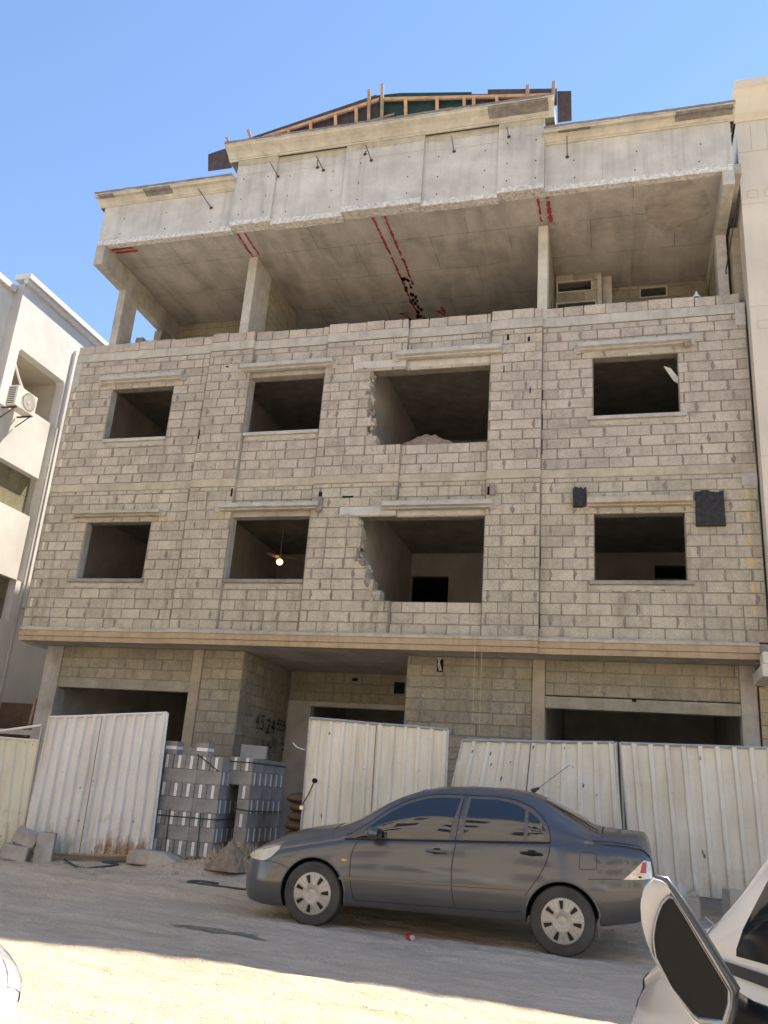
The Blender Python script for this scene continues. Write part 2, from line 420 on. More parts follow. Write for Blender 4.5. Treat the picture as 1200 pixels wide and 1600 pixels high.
def terrain(x, y):
    x = np.asarray(x, float); y = np.asarray(y, float)
    z = ground_h(x, y)
    inn = np.clip((y + 16) / 3, 0, 1) * np.clip((14 - np.abs(x)) / 4, 0, 1)
    # shallow tyre ruts that run along the street
    yy = y + 0.13 * x + 0.25 * vnoise(x * 0.35, y * 0.2, 1)
    rut = 0.016 * np.sin(yy * 5.3) + 0.010 * np.sin(yy * 17 + 2 * vnoise(x * .6, y, 2)) * (vnoise(x * 0.5, y * 0.9, 3) > -0.1)
    z = z + inn * (rut + 0.030 * vnoise(x * 0.7, y * 0.9, 4) + 0.016 * vnoise(x * 2.3, y * 2.9, 5) + 0.018 * vnoise(x * 6, y * 8, 6) + 0.010 * vnoise(x * 15, y * 19, 7))
    near = np.exp(-((y + 3.1) / 0.8) ** 2) * inn
    z = z + near * (0.06 * vnoise(x * 2.1, y * 2.5, 8) + 0.04 * vnoise(x * 5, y * 5, 9))
    return z
def gz(x, y): return float(terrain(x, y))

xs = np.concatenate([[-160, -80, -40, -22], np.arange(-13, 7.01, 0.06), [10, 16, 30, 60, 120]])
ys = np.concatenate([[-120, -60, -34, -22, -18, -15, -14], np.arange(-13, -2.0, 0.045), np.arange(-1.95, 1.0, .08), [2, 4, 8, 20, 60, 140, 300]])
XX, YY = np.meshgrid(xs, ys, indexing='ij'); ZZ = terrain(XX, YY)
nx, ny = XX.shape
V = np.stack([XX, YY, ZZ], -1).reshape(-1, 3)
idx = np.arange(nx * ny).reshape(nx, ny)
Fq = np.stack([idx[:-1, :-1], idx[1:, :-1], idx[1:, 1:], idx[:-1, 1:]], -1).reshape(-1, 4)
me = bpy.data.meshes.new('ground'); me.from_pydata(V.tolist(), [], Fq.tolist()); me.materials.append(MT['sand'])
me.polygons.foreach_set('use_smooth', [True] * len(me.polygons))
g = bpy.data.objects.new('ground', me); COL.objects.link(g); g['kind'] = 'structure'

# ------------------------------------------------------------------ main building
BLD = thing('unfinished_building', 'grey concrete block building under construction with dark empty window openings and overhanging top floor', 'building', (-3.5, 0, 0))
BX0, BX1 = -10.72, 3.22
R1 = [(4.04 + .2 * k, 4.04 + .2 * (k + 1)) for k in range(14)] + [(6.84, 6.93)]
R2 = [(7.10 + .2 * k, 7.10 + .2 * (k + 1)) for k in range(14)] + [(9.90, 10.02)]

def block_course(mb, x0, x1, za, zb, y, holes, thick, phase, axis=1, tonebase=0.45, tv=0.30, blob=0.5, bl=0.41, sgn=1):
    """one course of blocks on plane y (axis 1, runs in x) or on plane x=y (axis 0, runs in y)"""
    def P(a, d, z):
        return (a, y + d * sgn, z) if axis == 1 else (y + d * sgn, a, z)
    iv = [(x0, x1)]
    for h0, h1 in holes:
        nw = []
        for a, b in iv:
            if h1 <= a or h0 >= b: nw.append((a, b)); continue
            if h0 > a: nw.append((a, h0))
            if h1 < b: nw.append((h1, b))
        iv = nw
    for a, b in iv:
        if b - a < 0.03: continue
        q = P(a, 0.009, za), P(b, thick, zb)
        lo = tuple(min(u, v) for u, v in zip(*q)); hi = tuple(max(u, v) for u, v in zip(*q))
        mb.box(lo, hi, 1, 0.5)
        for e_, s_ in ((a, -1), (b, 1)):
            q = [P(e_ + s_ * .002, -.001, za + .004), P(e_ + s_ * .002, thick - .002, za + .004), P(e_ + s_ * .002, thick - .002, zb - .004), P(e_ + s_ * .002, -.001, zb - .004)]
            mb.face(q, 0, min(1, max(0, random.gauss(tonebase, .1))))
        x = a - ((phase) % bl)
        while x < b:
            cut = random.choice((.5, .62, .75)) if random.random() < .09 else 0
            l = max(x, a) + 0.004; r = min(x + (bl * cut if cut else bl) + U(-.004, .004), b) - 0.004
            if r - l > 0.05:
                d = U(-0.004, 0.004); zl = za + 0.004 + U(0, .003); zt = zb - 0.004 - U(0, .003)
                t = min(1, max(0, random.gauss(tonebase, tv * 0.5)))
                zl += U(0, .004); zt -= U(0, .004); l += abs(random.gauss(0, .004)); r -= abs(random.gauss(0, .004))
                c = 0.006 ; cc = [(l, zl), (r, zl), (r, zt), (l, zt)]
                ci = [(l + c, zl + c), (r - c, zl + c), (r - c, zt - c), (l + c, zt - c)]
                ci = [(u + U(-.002, .002), w + U(-.002, .002)) for u, w in ci]
                fr = [P(u, d, w) for u, w in ci]; bk = [P(u, 0.010, w) for u, w in cc]
                fl = (axis == 1 and sgn > 0) or (axis == 0 and sgn < 0)
                mb.face(fr if fl else fr[::-1], 0, t)
                for i in range(4):
                    j = (i + 1) % 4; qd = [fr[i], bk[i], bk[j], fr[j]]
                    mb.face(qd if fl else qd[::-1], 0, t * 0.8)
            # squeezed mortar smear over the upright joint
            xe = min(x + (bl * cut if cut else bl), b)
            if xe < b - 0.05 and random.random() < blob and xe > a + 0.05:
                n = 13; cx = xe + U(-.012, .012); cz = (za + zb) / 2 + U(-.015, .015); w = U(.010, .038); hh = (zb - za) * U(.28, .52)
                pts = []
                for k in range(n):
                    an = 2 * PI * k / n; rr = U(.55, 1.25)
                    pts.append((cx + w * rr * math.cos(an) * (1.0 if abs(math.sin(an)) < .8 else .8), cz + max(-hh, min(hh, 1.25 * hh * rr * math.sin(an)))))
                fr = [P(u, -0.006, w_) for u, w_ in pts]; bk = [P(cx + (u - cx) * 1.18, 0.006, w_) for u, w_ in pts]
                fl = (axis == 1 and sgn > 0) or (axis == 0 and sgn < 0)
                mb.face(fr if fl else fr[::-1], 2, U(.3, .7))
                for i in range(n):
                    j = (i + 1) % n; qd = [fr[i], bk[i], bk[j], fr[j]]
                    mb.face(qd if fl else qd[::-1], 2, .5)
            x += bl if not cut else bl * cut

def block_wall(name, x0, x1, rows, y, holes_at, parent, mat, thick=.2, axis=1, tb=.45, blob=.5, tv=.3, bl=.41, sgn=1, ph0=None, **kw):
    mb = MB(); ph0 = U(0, .4) if ph0 is None else ph0
    for i, (za, zb) in enumerate(rows):
        block_course(mb, x0, x1, za, zb, y, holes_at((za + zb) / 2, i), thick, ph0 + (bl / 2 if i % 2 else 0) + U(-.02, .02), axis, tb, tv, blob, bl, sgn)
    return mb.build(name, [mat, MT['bedjoint'], MT['mortar']], parent, **kw)

WIN = {1: (-9.66, -8.15), 2: (-6.37, -4.72), 4: (0.55, 2.04)}
none = lambda z, i: []
def holes_for(keys, storey):
    lo, hi = ((5.04, 6.34) if storey == 1 else (8.10, 9.40))
    def f(z, i):
        return [WIN[k] for k in keys if lo < z < hi]
    return f
def jag(storey):
    # broken left side of the third opening
    if storey == 1:
        tab = [(4.64, -3.25), (4.84, -3.36), (5.04, -3.46), (5.24, -3.56), (5.44, -3.72), (5.64, -3.66), (5.84, -3.70), (6.04, -3.72), (6.24, -3.74)]
        lo, hi = 4.64, 6.28
    else:
        tab = [(7.70, -3.50), (7.90, -3.68), (8.1, -3.62), (8.3, -3.70), (8.5, -3.66), (8.7, -3.72), (8.9, -3.74), (9.1, -3.70), (9.3, -3.76)]
        lo, hi = 7.70, 9.38
    def f(z, i):
        if not (lo < z < hi): return []
        return [(min(tab, key=lambda p: abs(p[0] + .1 - z))[1] + U(-.05, .05), 0.0)]
    return f
none = lambda z, i: []
XA0, XA1, XB0, XB1, XC0, XC1 = -7.36, -6.37, -4.72, -3.02, -1.36, -0.375
for st, rows, mat, tb in ((1, R1, MT['block_low'], .42), (2, R2, MT['block'], .5)):
    block_wall('block_wall', BX0, XA0, rows, 0, holes_for([1], st), BLD, mat, tb=tb)
    block_wall('block_wall', XC1, BX1, rows, 0, holes_for([4], st), BLD, mat, tb=tb)
    for lo, hi, xa, xb, dt, bb in ((5.04, 6.34, XA1, XB0, .05, .5), (4.64, 6.28, XB1, XC0, .12, .15)) if st == 1 else ((8.10, 9.40, XA1, XB0, .05, .5), (7.70, 9.38, XB1, XC0, .12, .15)):
        for sub in ([r for r in rows if (r[0] + r[1]) / 2 < lo], [r for r in rows if (r[0] + r[1]) / 2 > hi]):
            block_wall('block_wall', xa, xb, sub, 0.0, none, BLD, mat, tb=tb + dt, blob=bb)
    block_wall('block_pier', XA0, XA1, rows, -.06, none, BLD, mat, thick=.26, tb=tb)
    block_wall('block_pier', XB0, XB1, rows, -.06, jag(st), BLD, mat, thick=.26, tb=tb + .03)
    block_wall('block_pier', XC0, XC1, rows, -.06, none, BLD, mat, thick=.26, tb=tb, blob=.35)
# lintels over each opening (span the bay, set a hair back from the blocks)
for (a, b, z0, z1) in ((WIN[1][0], WIN[1][1], 6.30, 6.44), (XA1 + .003, XB0 - .003, 6.30, 6.44), (WIN[4][0], WIN[4][1], 6.28, 6.44),
                       (WIN[1][0], WIN[1][1], 9.36, 9.50), (XA1 + .003, XB0 - .003, 9.36, 9.50), (WIN[4][0], WIN[4][1], 9.36, 9.50)):
    mb = MB(); mb.box((a, -.004, z0), (b, .205, z1), 0); mb.build('lintel', MT['conc'], BLD)
for (z0, z1, a) in ((6.27, 6.44, -4.12), (9.36, 9.52, -4.10)):
    mb = MB(); mb.box((a, -.072, z0 - .0), (XB1, .206, z1), 0); mb.box((XB1, -.006, z0), (XC0 - .003, .207, z1), 0)
    # crumbled lower-left end
    for k in range(14):
        x = a + U(-.02, .3); z = z0 + U(-.03, .02); r = U(.02, .05)
        mb.box((x, -.078, z), (x + r, -.02, z + r * .7), 0, .5, None)
    mb.build('lintel', MT['white_conc'], BLD)

def rough_ribbon(mb, x0, x1, y, z_top, z_bot, m=0, amp=.02, n=None, thick=.004):
    n = n or max(6, int((x1 - x0) / .05)); rows_a = []; rows_b = []
    for i in range(n + 1):
        x = x0 + (x1 - x0) * i / n
        rows_a.append((x, y, z_top + U(-amp, amp) * .2)); rows_b.append((x, y, z_bot + U(-amp, amp)))
    for i in range(n):
        mb.face([rows_b[i], rows_b[i + 1], rows_a[i + 1], rows_a[i]], m)

# window hoods and sills
def hood(x0, x1, z0, z1, y0, broken=False):
    mb = MB(); pr = [(y0, z0 - .03), (y0 - .09, z0 - .02), (y0 - .10, z0), (y0 - .17, z0 + .02), (y0 - .17, z1 - .035), (y0 - .16, z1 - .02), (y0, z1)]
    n = 14; rows = []
    for i in range(n + 1):
        x = x0 + (x1 - x0) * i / n
        e = 0.05 if broken and (i > n * .55) else 0
        rows.append([(x, p[0] + U(-.004, .004) + e * (p[1] > z0 + .02) * .6, p[1] + U(-.004, .004)) for p in pr])
    mb.grid(rows, 0, .5, False)
    mb.face(rows[0], 0); mb.face(rows[-1][::-1], 0)
    # cement daubs at the ends
    for xe, s_ in ((x0, -1), (x1, 1)):
        for k in range(5):
            x = xe + s_ * U(-.03, .06); z = (z0 + z1) / 2 + U(-.09, .03); r = U(.03, .06)
            mb.box((x - r, y0 - U(.02, .06), z - r * .8), (x + r, y0 + .0, z + r * .8), 0, .5, None, ch=.012)
    return mb
HD = [(-9.93, -7.93, 6.37, 6.48, 0, True, 'band'), (-6.60, -4.52, 6.42, 6.54, -.0, False, 'hood'), (-3.25, -1.20, 6.38, 6.51, 0, False, 'hood'), (.44, 2.17, 6.38, 6.53, 0, False, 'band'),
      (-9.90, -7.93, 9.44, 9.57, 0, False, 'hood'), (-6.55, -4.53, 9.48, 9.61, 0, False, 'hood'), (-3.21, -1.13, 9.52, 9.66, 0, False, 'hood'), (.29, 2.28, 9.46, 9.59, 0, False, 'hood')]
for x0, x1, z0, z1, y0, br, mm in HD:
    yb = -.062 if (x0 < XA1 < x1 or x0 > -3.3 and x1 < -1) else 0
    h_ = hood(x0, x1, z0, z1, yb, br); h_.build('window_hood', MT[mm], BLD, label='chipped tan window hood') if mm == 'band' else h_.build('window_hood', MT[mm], BLD)
for x0, x1, z, dk in ((-9.82, -8.10, 5.04, 1), (-6.36, -4.73, 5.04, 1), (.46, 2.15, 5.04, 1), (-9.62, -8.12, 8.10, 0), (-6.36, -4.73, 8.10, 0), (.44, 2.15, 8.10, 0)):
    mb = MB(); mb.box((x0, -.065, z - .075), (x1, .14, z - .003), 0, .5, None, ch=.008)
    mb.build('window_sill', MT['conc_dark'] if dk else MT['hood'], BLD)
    mb = MB(); rough_ribbon(mb, x0 + .06, x1 - .06, -.012, z - .076, z - .17, 0, .03); mb.build('mortar_smear', MT['beamcol'], BLD)
# snapped block stubs and mortar lumps along the broken edges of the third openings
for edge in ([(-3.34, 4.66), (-3.42, 4.86), (-3.52, 5.08), (-3.60, 5.30), (-3.76, 5.50), (-3.70, 5.72), (-3.74, 5.95), (-3.76, 6.16)], [(-3.56, 7.74), (-3.72, 7.95), (-3.66, 8.15), (-3.74, 8.35), (-3.70, 8.56), (-3.76, 8.76), (-3.78, 8.96), (-3.74, 9.16), (-3.80, 9.30)]):
    for i in range(len(edge) - 1):
        (xa, za), (xb, zb) = edge[i], edge[i + 1]
        mb = MB()
        for k in range(7):
            f_ = U(0, 1); x = xa + (xb - xa) * f_ + U(-.03, .07); z = za + (zb - za) * f_; y = U(-.05, .12); r = U(.018, .055)
            M_ = Matrix.Translation((x, y, z)) @ Matrix.Rotation(U(0, 3), 4, 'X') @ Matrix.Rotation(U(0, 3), 4, 'Y') @ Matrix.Rotation(U(0, 3), 4, 'Z')
            mb.box((-r * 1.5, -r, -r * .8), (r * 1.5, r, r * .8), 0, U(.3, .8), M_, ch=r * .3)
        mb.build('broken_edge', [MT['mortar'] if i % 2 else MT['block']], BLD)
# side jamb render of window openings
for (x, z0, z1) in ((-9.66, 5.04, 6.30), (-6.37, 5.04, 6.30), (-9.66, 8.1, 9.36), (-6.37, 8.1, 9.36)):
    mb = MB(); mb.box((x + .001, .004, z0), (x + .012, .2, z1), 0); mb.build('jamb_render', MT['conc'], BLD)

# cast bands between storeys
def cast(x0, x1, z0, z1, y, mat, name, jit=.006):
    mb = MB(); n = max(3, int((x1 - x0) / .25)); A = []; B = []
    for i in range(n + 1):
        x = x0 + (x1 - x0) * i / n
        A.append([(x, y + .20, z0), (x, y + .006, z0 + U(0, jit)), (x, y + U(-.003, .003), z0 + .015 + U(0, jit)), (x, y + U(-.003, .003), z1 - .012 - U(0, jit)), (x, y + .006, z1 - U(0, jit)), (x, y + .20, z1)])
    mb.grid(A, 0, .5, False); mb.face(A[0][::-1]); mb.face(A[-1])
    return mb.build(name, mat, BLD)
segs = [(BX0, XA0, 0), (XA0, XA1, -.07), (XA1, XB0, -.003), (XB0, XB1, -.07), (XB1, XC0, -.003), (XC0, XC1, -.07), (XC1, BX1, -.003)]
for i, (a, b, y) in enumerate(segs):
    cast(a + .001, b - .001, 6.93, 7.10, y, MT['band'], 'floor_band')
    cast(a + .001, (b if i < 6 else BX1 - .17) - .001, 10.03, 10.235, y, MT['beamcol'], 'parapet_beam')
    # loose top course
    mb = MB(); x = a + .01
    while x < b - .08:
        l = min(U(.36, .42), b - .01 - x); d = U(-.012, .012); zt = 10.44 + U(-.012, .012)
        if not (i == 0 and x < BX0 + .35 and x > BX0 + .1):
            mb.box((x, y + d, 10.242), (x + l - .012, y + d + .19, zt), 0, min(1, max(0, random.gauss(.62, .15))), None, ch=.007)
        x += l
    mb.build('top_course', [MT['block'], MT['bedjoint']], BLD)
    mb = MB(); mb.box((a + .004, y + .012, 10.236), (b - .004, y + .19, 10.244)); mb.build('bed_mortar', MT['mortar'], BLD)
for (x0, x1, z0, z1) in ((BX0 - .004, BX0 + .17, 9.42, 10.02), (BX1 - .168, BX1 + .003, 9.78, 10.238), (BX1 - .25, BX1 + .003, 6.70, 6.928)):
    mb = MB(); mb.box((x0, -.008, z0), (x1, .2, z1), 0, .5, None, ch=.006); mb.build('corner_cast', MT['hood'], BLD)
for k in range(7):
    z = 4.45 + .4 * k
    if z < 6.7:
        mb = MB(); mb.box((BX1 - .21, -.007, z + .01), (BX1 - .165, .02, z + .18)); mb.build('foam_strip', MT['foam'], BLD)
        mb = MB(); mb.box((BX0 + .10, -.007, z + .01), (BX0 + .15, .02, z + .18)); mb.build('foam_strip', MT['foam_pale'], BLD)
for k in range(6):
    z = 7.51 + .4 * k
    if z < 9.6:
        mb = MB(); mb.box((BX0 + .10, -.007, z + .01), (BX0 + .16, .02, z + .18)); mb.build('foam_strip', MT['foam_pale'], BLD)
# dark gaps / knocked out joints
for (x, z, w, h) in ((-4.58, 6.66, .07, .10), (-4.10, 6.63, .22, .035), (-1.33, 6.62, .05, .16), (-6.44, 6.72, .035, .17), (-.375, 4.2, .018, .25), (-.375, 5.3, .018, .35), (-.375, 7.4, .02, .3), (-.375, 7.9, .02, .3), (-.375, 8.5, .02, .2),
                     (.26, 9.40, .1, .08), (-1.1, 9.1, .02, .13), (-.6, 8.62, .02, .12), (-7.35, 8.0, .02, .2), (-7.36, 8.7, .02, .15), (-.65, 9.72, .04, .1), (-1.05, 9.78, .04, .12), (-6.95, 9.62, .06, .03)):
    mb = MB(); mb.box((x, -.0665 if not -3.0 < x < -1.4 and -7.36 < x < -.38 else -.008, z), (x + w, -.0, z + h), 0); mb.build('joint_gap', MT['hole'], BLD)
# grey cement patch on the joint left of the third lower hood and loose projecting half blocks
for (x, z, w, h, t) in ((-4.60, 6.34, .13, .30, .09), (-1.28, 6.60, .11, .2, .06), (2.13, 9.37, .14, .17, .05)):
    mb = MB(); mb.box((x, -.07 - t, z), (x + w, -.06, z + h), 0, .35, None, ch=.02); mb.build('loose_block', MT['mortar'], BLD)
# bituminous boards fixed on the face
for (x0, x1, z0, z1) in ((2.22, 2.67, 5.98, 6.58), (.19, .42, 6.36, 6.70)):
    mb = MB(); P = []; n = 9
    for i in range(n + 1): P.append((x0 + (x1 - x0) * i / n, z1 + U(-.02, .03)))
    P += [(x1 + U(-.01, .01), z0), (x0 + U(-.01, .01), z0)]
    mb.prism(P, 1, -.075, -.004, 0); mb.build('bitumen_board', MT['black_sheet'], BLD)

# side and rear walls
mb = MB()
mb.box((BX0 + .001, .2, 3.74), (BX0 + .2, 12, 10.4)); mb.box((BX1 - .2, .2, 3.74), (BX1 - .001, 12, 10.4)); mb.box((BX0 + .2, 11.8, 0), (BX1 - .2, 12, 12.3))
mb.build('side_wall', MT['room'], BLD)
# floor slabs
for z0, z1, y0, y1 in ((3.755, 4.02, .02, 11.8), (6.88, 7.09, .206, 11.8), (9.98, 10.2, .206, 11.8)):
    mb = MB(); mb.box((BX0 + .01, y0, z0), (BX1 - .01, y1, z1)); mb.build('floor_slab', MT['soffit'] if z0 < 4 else MT['conc_dark'], BLD)
# inner partitions
mb = MB()
def part_wall(mb, x0, x1, y0, y1, z0, z1, holes):
    # wall running in x with rectangular holes [(a,b,c,d)] in x,z
    xsn = sorted({x0, x1, *[h[0] for h in holes], *[h[1] for h in holes]}); zsn = sorted({z0, z1, *[h[2] for h in holes], *[h[3] for h in holes]})
    for a, b in zip(xsn, xsn[1:]):
        for c, d in zip(zsn, zsn[1:]):
            mx, mz = (a + b) / 2, (c + d) / 2
            if any(h[0] < mx < h[1] and h[2] < mz < h[3] for h in holes): continue
            mb.box((a, y0, c), (b, y1, d))
part_wall(mb, BX0 + .2, BX1 - .2, 4.6, 4.8, 4.02, 6.88, [(-3.83, -2.93, 4.03, 6.32), (1.70, 2.42, 6.28, 6.58), (-8.8, -8.0, 4.03, 6.1)])
part_wall(mb, BX0 + .2, BX1 - .2, 5.0, 5.2, 7.09, 9.98, [(-3.80, -3.45, 9.98 - .62, 9.98 - .32), (.6, 1.4, 7.1, 9.2)])
for x in (-7.5, -4.05, -.75):
    mb.box((x, .21, 4.02), (x + .2, 4.6, 6.88)); mb.box((x, .21, 7.09), (x + .2, 5.0, 9.98))
mb.build('inner_wall', MT['room'], BLD)
# rubble behind the third upper sill
def heap(cx, cy, z0, rx, ry, h, mat, name, parent=None, seed=3, n=26, peak=1.4):
    mb = MB(); rows = []
    for i in range(n + 1):
        r = i / n; row = []
        for k in range(48):
            a = 2 * PI * k / 48; q = 1 + .25 * float(vnoise(np.array(math.cos(a) * 2 + seed), np.array(math.sin(a) * 2), seed))
            x = cx + rx * r * q * math.cos(a); y = cy + ry * r * q * math.sin(a)
            z = z0 + h * (1 - r) ** peak * (1 + .0) + h * .22 * (1 - r * r) * float(vnoise(np.array(x * 7.), np.array(y * 7.), seed)) + .12 * h * float(vnoise(np.array(x * 22.), np.array(y * 22.), seed + 2)) * (r < .98)
            row.append((x, y, z))
        rows.append(row)
    mb.grid(rows, 0, .5, False, closed=True)
    return mb.build(name, mat, parent)
heap(-2.60, .33, 7.64, .80, .30, .44, MT['rubble'], 'rubble_heap', None, peak=.75)
bpy.data.objects['rubble_heap'] and tag(bpy.data.objects['rubble_heap'], 'brown rubble heap just behind the sill of the broken upper third window', 'rubble')

# ledge with mouldings
mb = MB(); prof = [(.0, 4.04), (-.12, 4.035), (-.17, 4.0), (-.17, 3.955), (-.15, 3.95), (-.145, 3.90), (-.17, 3.895), (-.165, 3.85), (-.13, 3.84), (-.125, 3.80), (-.14, 3.795), (-.13, 3.75), (0.05, 3.75)]
def ledge(x0, x1, dy, name):
    for (pr, mat) in ((prof[:4], 'fringe_l'), (prof[3:], 'tan')):
        mb = MB(); n = max(4, int((x1 - x0) / .12)); rows = []
        for i in range(n + 1):
            x = x0 + (x1 - x0) * i / n; rows.append([(x, p[0] + dy + (U(-.008, .008) if mat == 'fringe_l' else 0), p[1] + (U(-.01, .01) if mat == 'fringe_l' and 0 < k < 3 else 0)) for k, p in enumerate(pr)])
        mb.grid(rows, 0, .5, False); mb.face(rows[0][::-1] if False else rows[0]); mb.face(rows[-1])
        mb.build(name, MT['band'] if mat == 'fringe_l' else MT['ledge_tan'], BLD)
ledge(BX0 + .1, XA0, 0.0, 'ledge'); ledge(XA0 + .001, XC1, -.06, 'ledge'); ledge(XC1 + .001, BX1 - .17, 0.0, 'ledge')

# ground floor
GY = .45
RG = [(2.95 + .0, 3.13)] + [(3.13 + .2 * k, 3.33 + .2 * k) for k in range(3)]
RGf = [(0 + .2 * k, .2 + .2 * k) for k in range(18)] + [(3.6, 3.75)]
mg = MT['block_ground']
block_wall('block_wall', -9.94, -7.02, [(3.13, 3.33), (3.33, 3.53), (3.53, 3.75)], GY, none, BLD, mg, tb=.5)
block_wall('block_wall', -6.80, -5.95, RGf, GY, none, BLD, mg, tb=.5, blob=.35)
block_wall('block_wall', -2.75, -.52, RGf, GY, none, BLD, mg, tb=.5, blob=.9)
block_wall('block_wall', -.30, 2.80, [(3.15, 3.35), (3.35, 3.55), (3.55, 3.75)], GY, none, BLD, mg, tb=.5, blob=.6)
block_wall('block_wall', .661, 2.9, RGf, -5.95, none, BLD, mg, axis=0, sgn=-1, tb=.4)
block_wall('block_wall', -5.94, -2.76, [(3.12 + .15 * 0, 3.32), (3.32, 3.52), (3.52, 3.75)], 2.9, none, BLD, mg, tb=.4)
mb = MB(); mb.box((-5.94, 2.9, 0), (-5.42, 3.1, 3.12)); mb.box((-3.30, 2.9, 0), (-2.76, 3.1, 3.12)); mb.box((-5.42, 2.905, 3.02), (-3.3, 3.1, 3.12)); mb.box((-2.76, .66, 0), (-2.56, 3.1, 3.75))
mb.build('recess_wall', MT['room'], BLD)
for (a, b, z0, z1, m) in ((-10.33, -9.945, 0, 3.75, 'conc'), (-7.018, -6.803, 0, 3.75, 'tan_col'), (-.517, -.303, 0, 3.75, 'tan_col'), (2.80, 3.05, 0, 3.75, 'conc')):
    mb = MB(); mb.box((a, GY - .025, z0), (b, GY + .3, z1), 0, .5, None, ch=.008); mb.build('column', MT[m], BLD)
for (a, b) in ((-9.944, -7.02), (-.302, 2.798)):
    mb = MB(); mb.box((a, GY - .006, 2.935), (b, GY + .2, 3.128), 0); mb.build('lintel', MT['wall_lintel'], BLD)
mb = MB(); mb.box((BX0 + .3, 7.0, 0), (BX1 - .2, 7.2, 3.75)); mb.box((-10.33, GY + .3, 0), (-10.13, 7, 3.75)); mb.box((3.0, GY + .3, 0), (3.2, 7, 3.75)); mb.box((-6.15, GY + .21, 0), (-5.96, 7, 3.75)); mb.box((-.6, GY + .31, 0), (-.4, 7, 3.75))
mb.build('inner_wall', MT['room'], BLD)
# small box openings in the ground floor wall
for (x, z, w, h, y) in ((-2.20, 3.48, .11, .22, GY), (1.12, 3.09, .07, .05, GY), (-3.62, 3.35, .22, .24, 2.9), (-4.55, 3.58, .12, .06, 2.9)):
    mb = MB(); mb.box((x, y - .012, z), (x + w, y + .05, z + h)); mb.build('wall_box', MT['hole'], BLD)
mb = MB(); mb.tube([(-2.15, GY - .03, 3.50), (-2.17, GY - .07, 3.60), (-2.13, GY - .05, 3.72)], .012, 6); mb.tube([(-2.12, GY - .02, 3.50), (-2.18, GY - .06, 3.72)], .01, 6); mb.build('cable', MT['pipe'], BLD)

# spray painted digits on the recess side wall (x = -5.95, reads towards +y)
def stroke(mb, pts, w, P, m=0):
    for (a, b) in zip(pts, pts[1:]):
        a = Vector(a); b = Vector(b); d = (b - a); 
        if d.length < 1e-6: continue
        d.normalize(); n = Vector((-d.y, d.x)) * w / 2; e = d * w * .3
        mb.face([P(a - n - e), P(b - n + e), P(b + n + e), P(a + n - e)], m)
GL = {'4': [[(.35, 1), (0, .45), (.6, .45)], [(.45, .8), (.45, 0)]], '5': [[(.55, 1), (.1, 1), (.05, .55), (.4, .6), (.55, .3), (.35, 0), (0, .05)]],
      '2': [[(0, .8), (.25, 1), (.5, .8), (.4, .5), (0, 0), (.6, .02)]], '0': [[(.3, 1), (.05, .7), (.05, .3), (.3, 0), (.55, .3), (.55, .7), (.3, 1)]],
      '6': [[(.5, 1), (.15, .6), (.05, .25), (.3, 0), (.55, .25), (.35, .5), (.1, .35)]], '8': [[(.3, .5), (.05, .75), (.3, 1), (.55, .75), (.3, .5), (.02, .22), (.3, 0), (.58, .22), (.3, .5)]],
      'q': [[(.5, 1), (.1, .9), (.1, .5), (.5, .5), (.5, 1), (.5, 0)]]}
def write(mb, txt, o, s_, gap, w, P, slant=.1):
    x = o[0]
    for c in txt:
        if c in GL:
            for st in GL[c]: stroke(mb, [(x + (p[0] + p[1] * slant) * s_, o[1] + p[1] * s_) for p in st], w, P)
        x += gap
mb = MB(); Pg = lambda v: (-5.937, v[0], v[1])
write(mb, '45', (1.30, 2.40), .26, .24, .035, Pg); write(mb, '24', (1.86, 2.36), .27, .24, .045, Pg); write(mb, '555050', (2.40, 2.46), .20, .155, .03, Pg)
# arabic style scrawl beneath
for st in ([(1.75, 2.20), (1.80, 2.10), (1.95, 2.08), (2.05, 2.16), (2.12, 2.08)], [(2.12, 2.08), (2.22, 2.09), (2.25, 2.32)], [(2.34, 2.30), (2.33, 2.08)], [(2.44, 2.28), (2.45, 2.07)], [(1.9, 2.02), (1.98, 2.0)],
           [(2.75, 2.34), (2.83, 2.16)], [(2.98, 2.34), (2.83, 2.16)], [(2.78, 2.1), (2.95, 2.08)]):
    stroke(mb, st, .028, Pg)
mb.build('graffiti', MT['ink'], BLD)

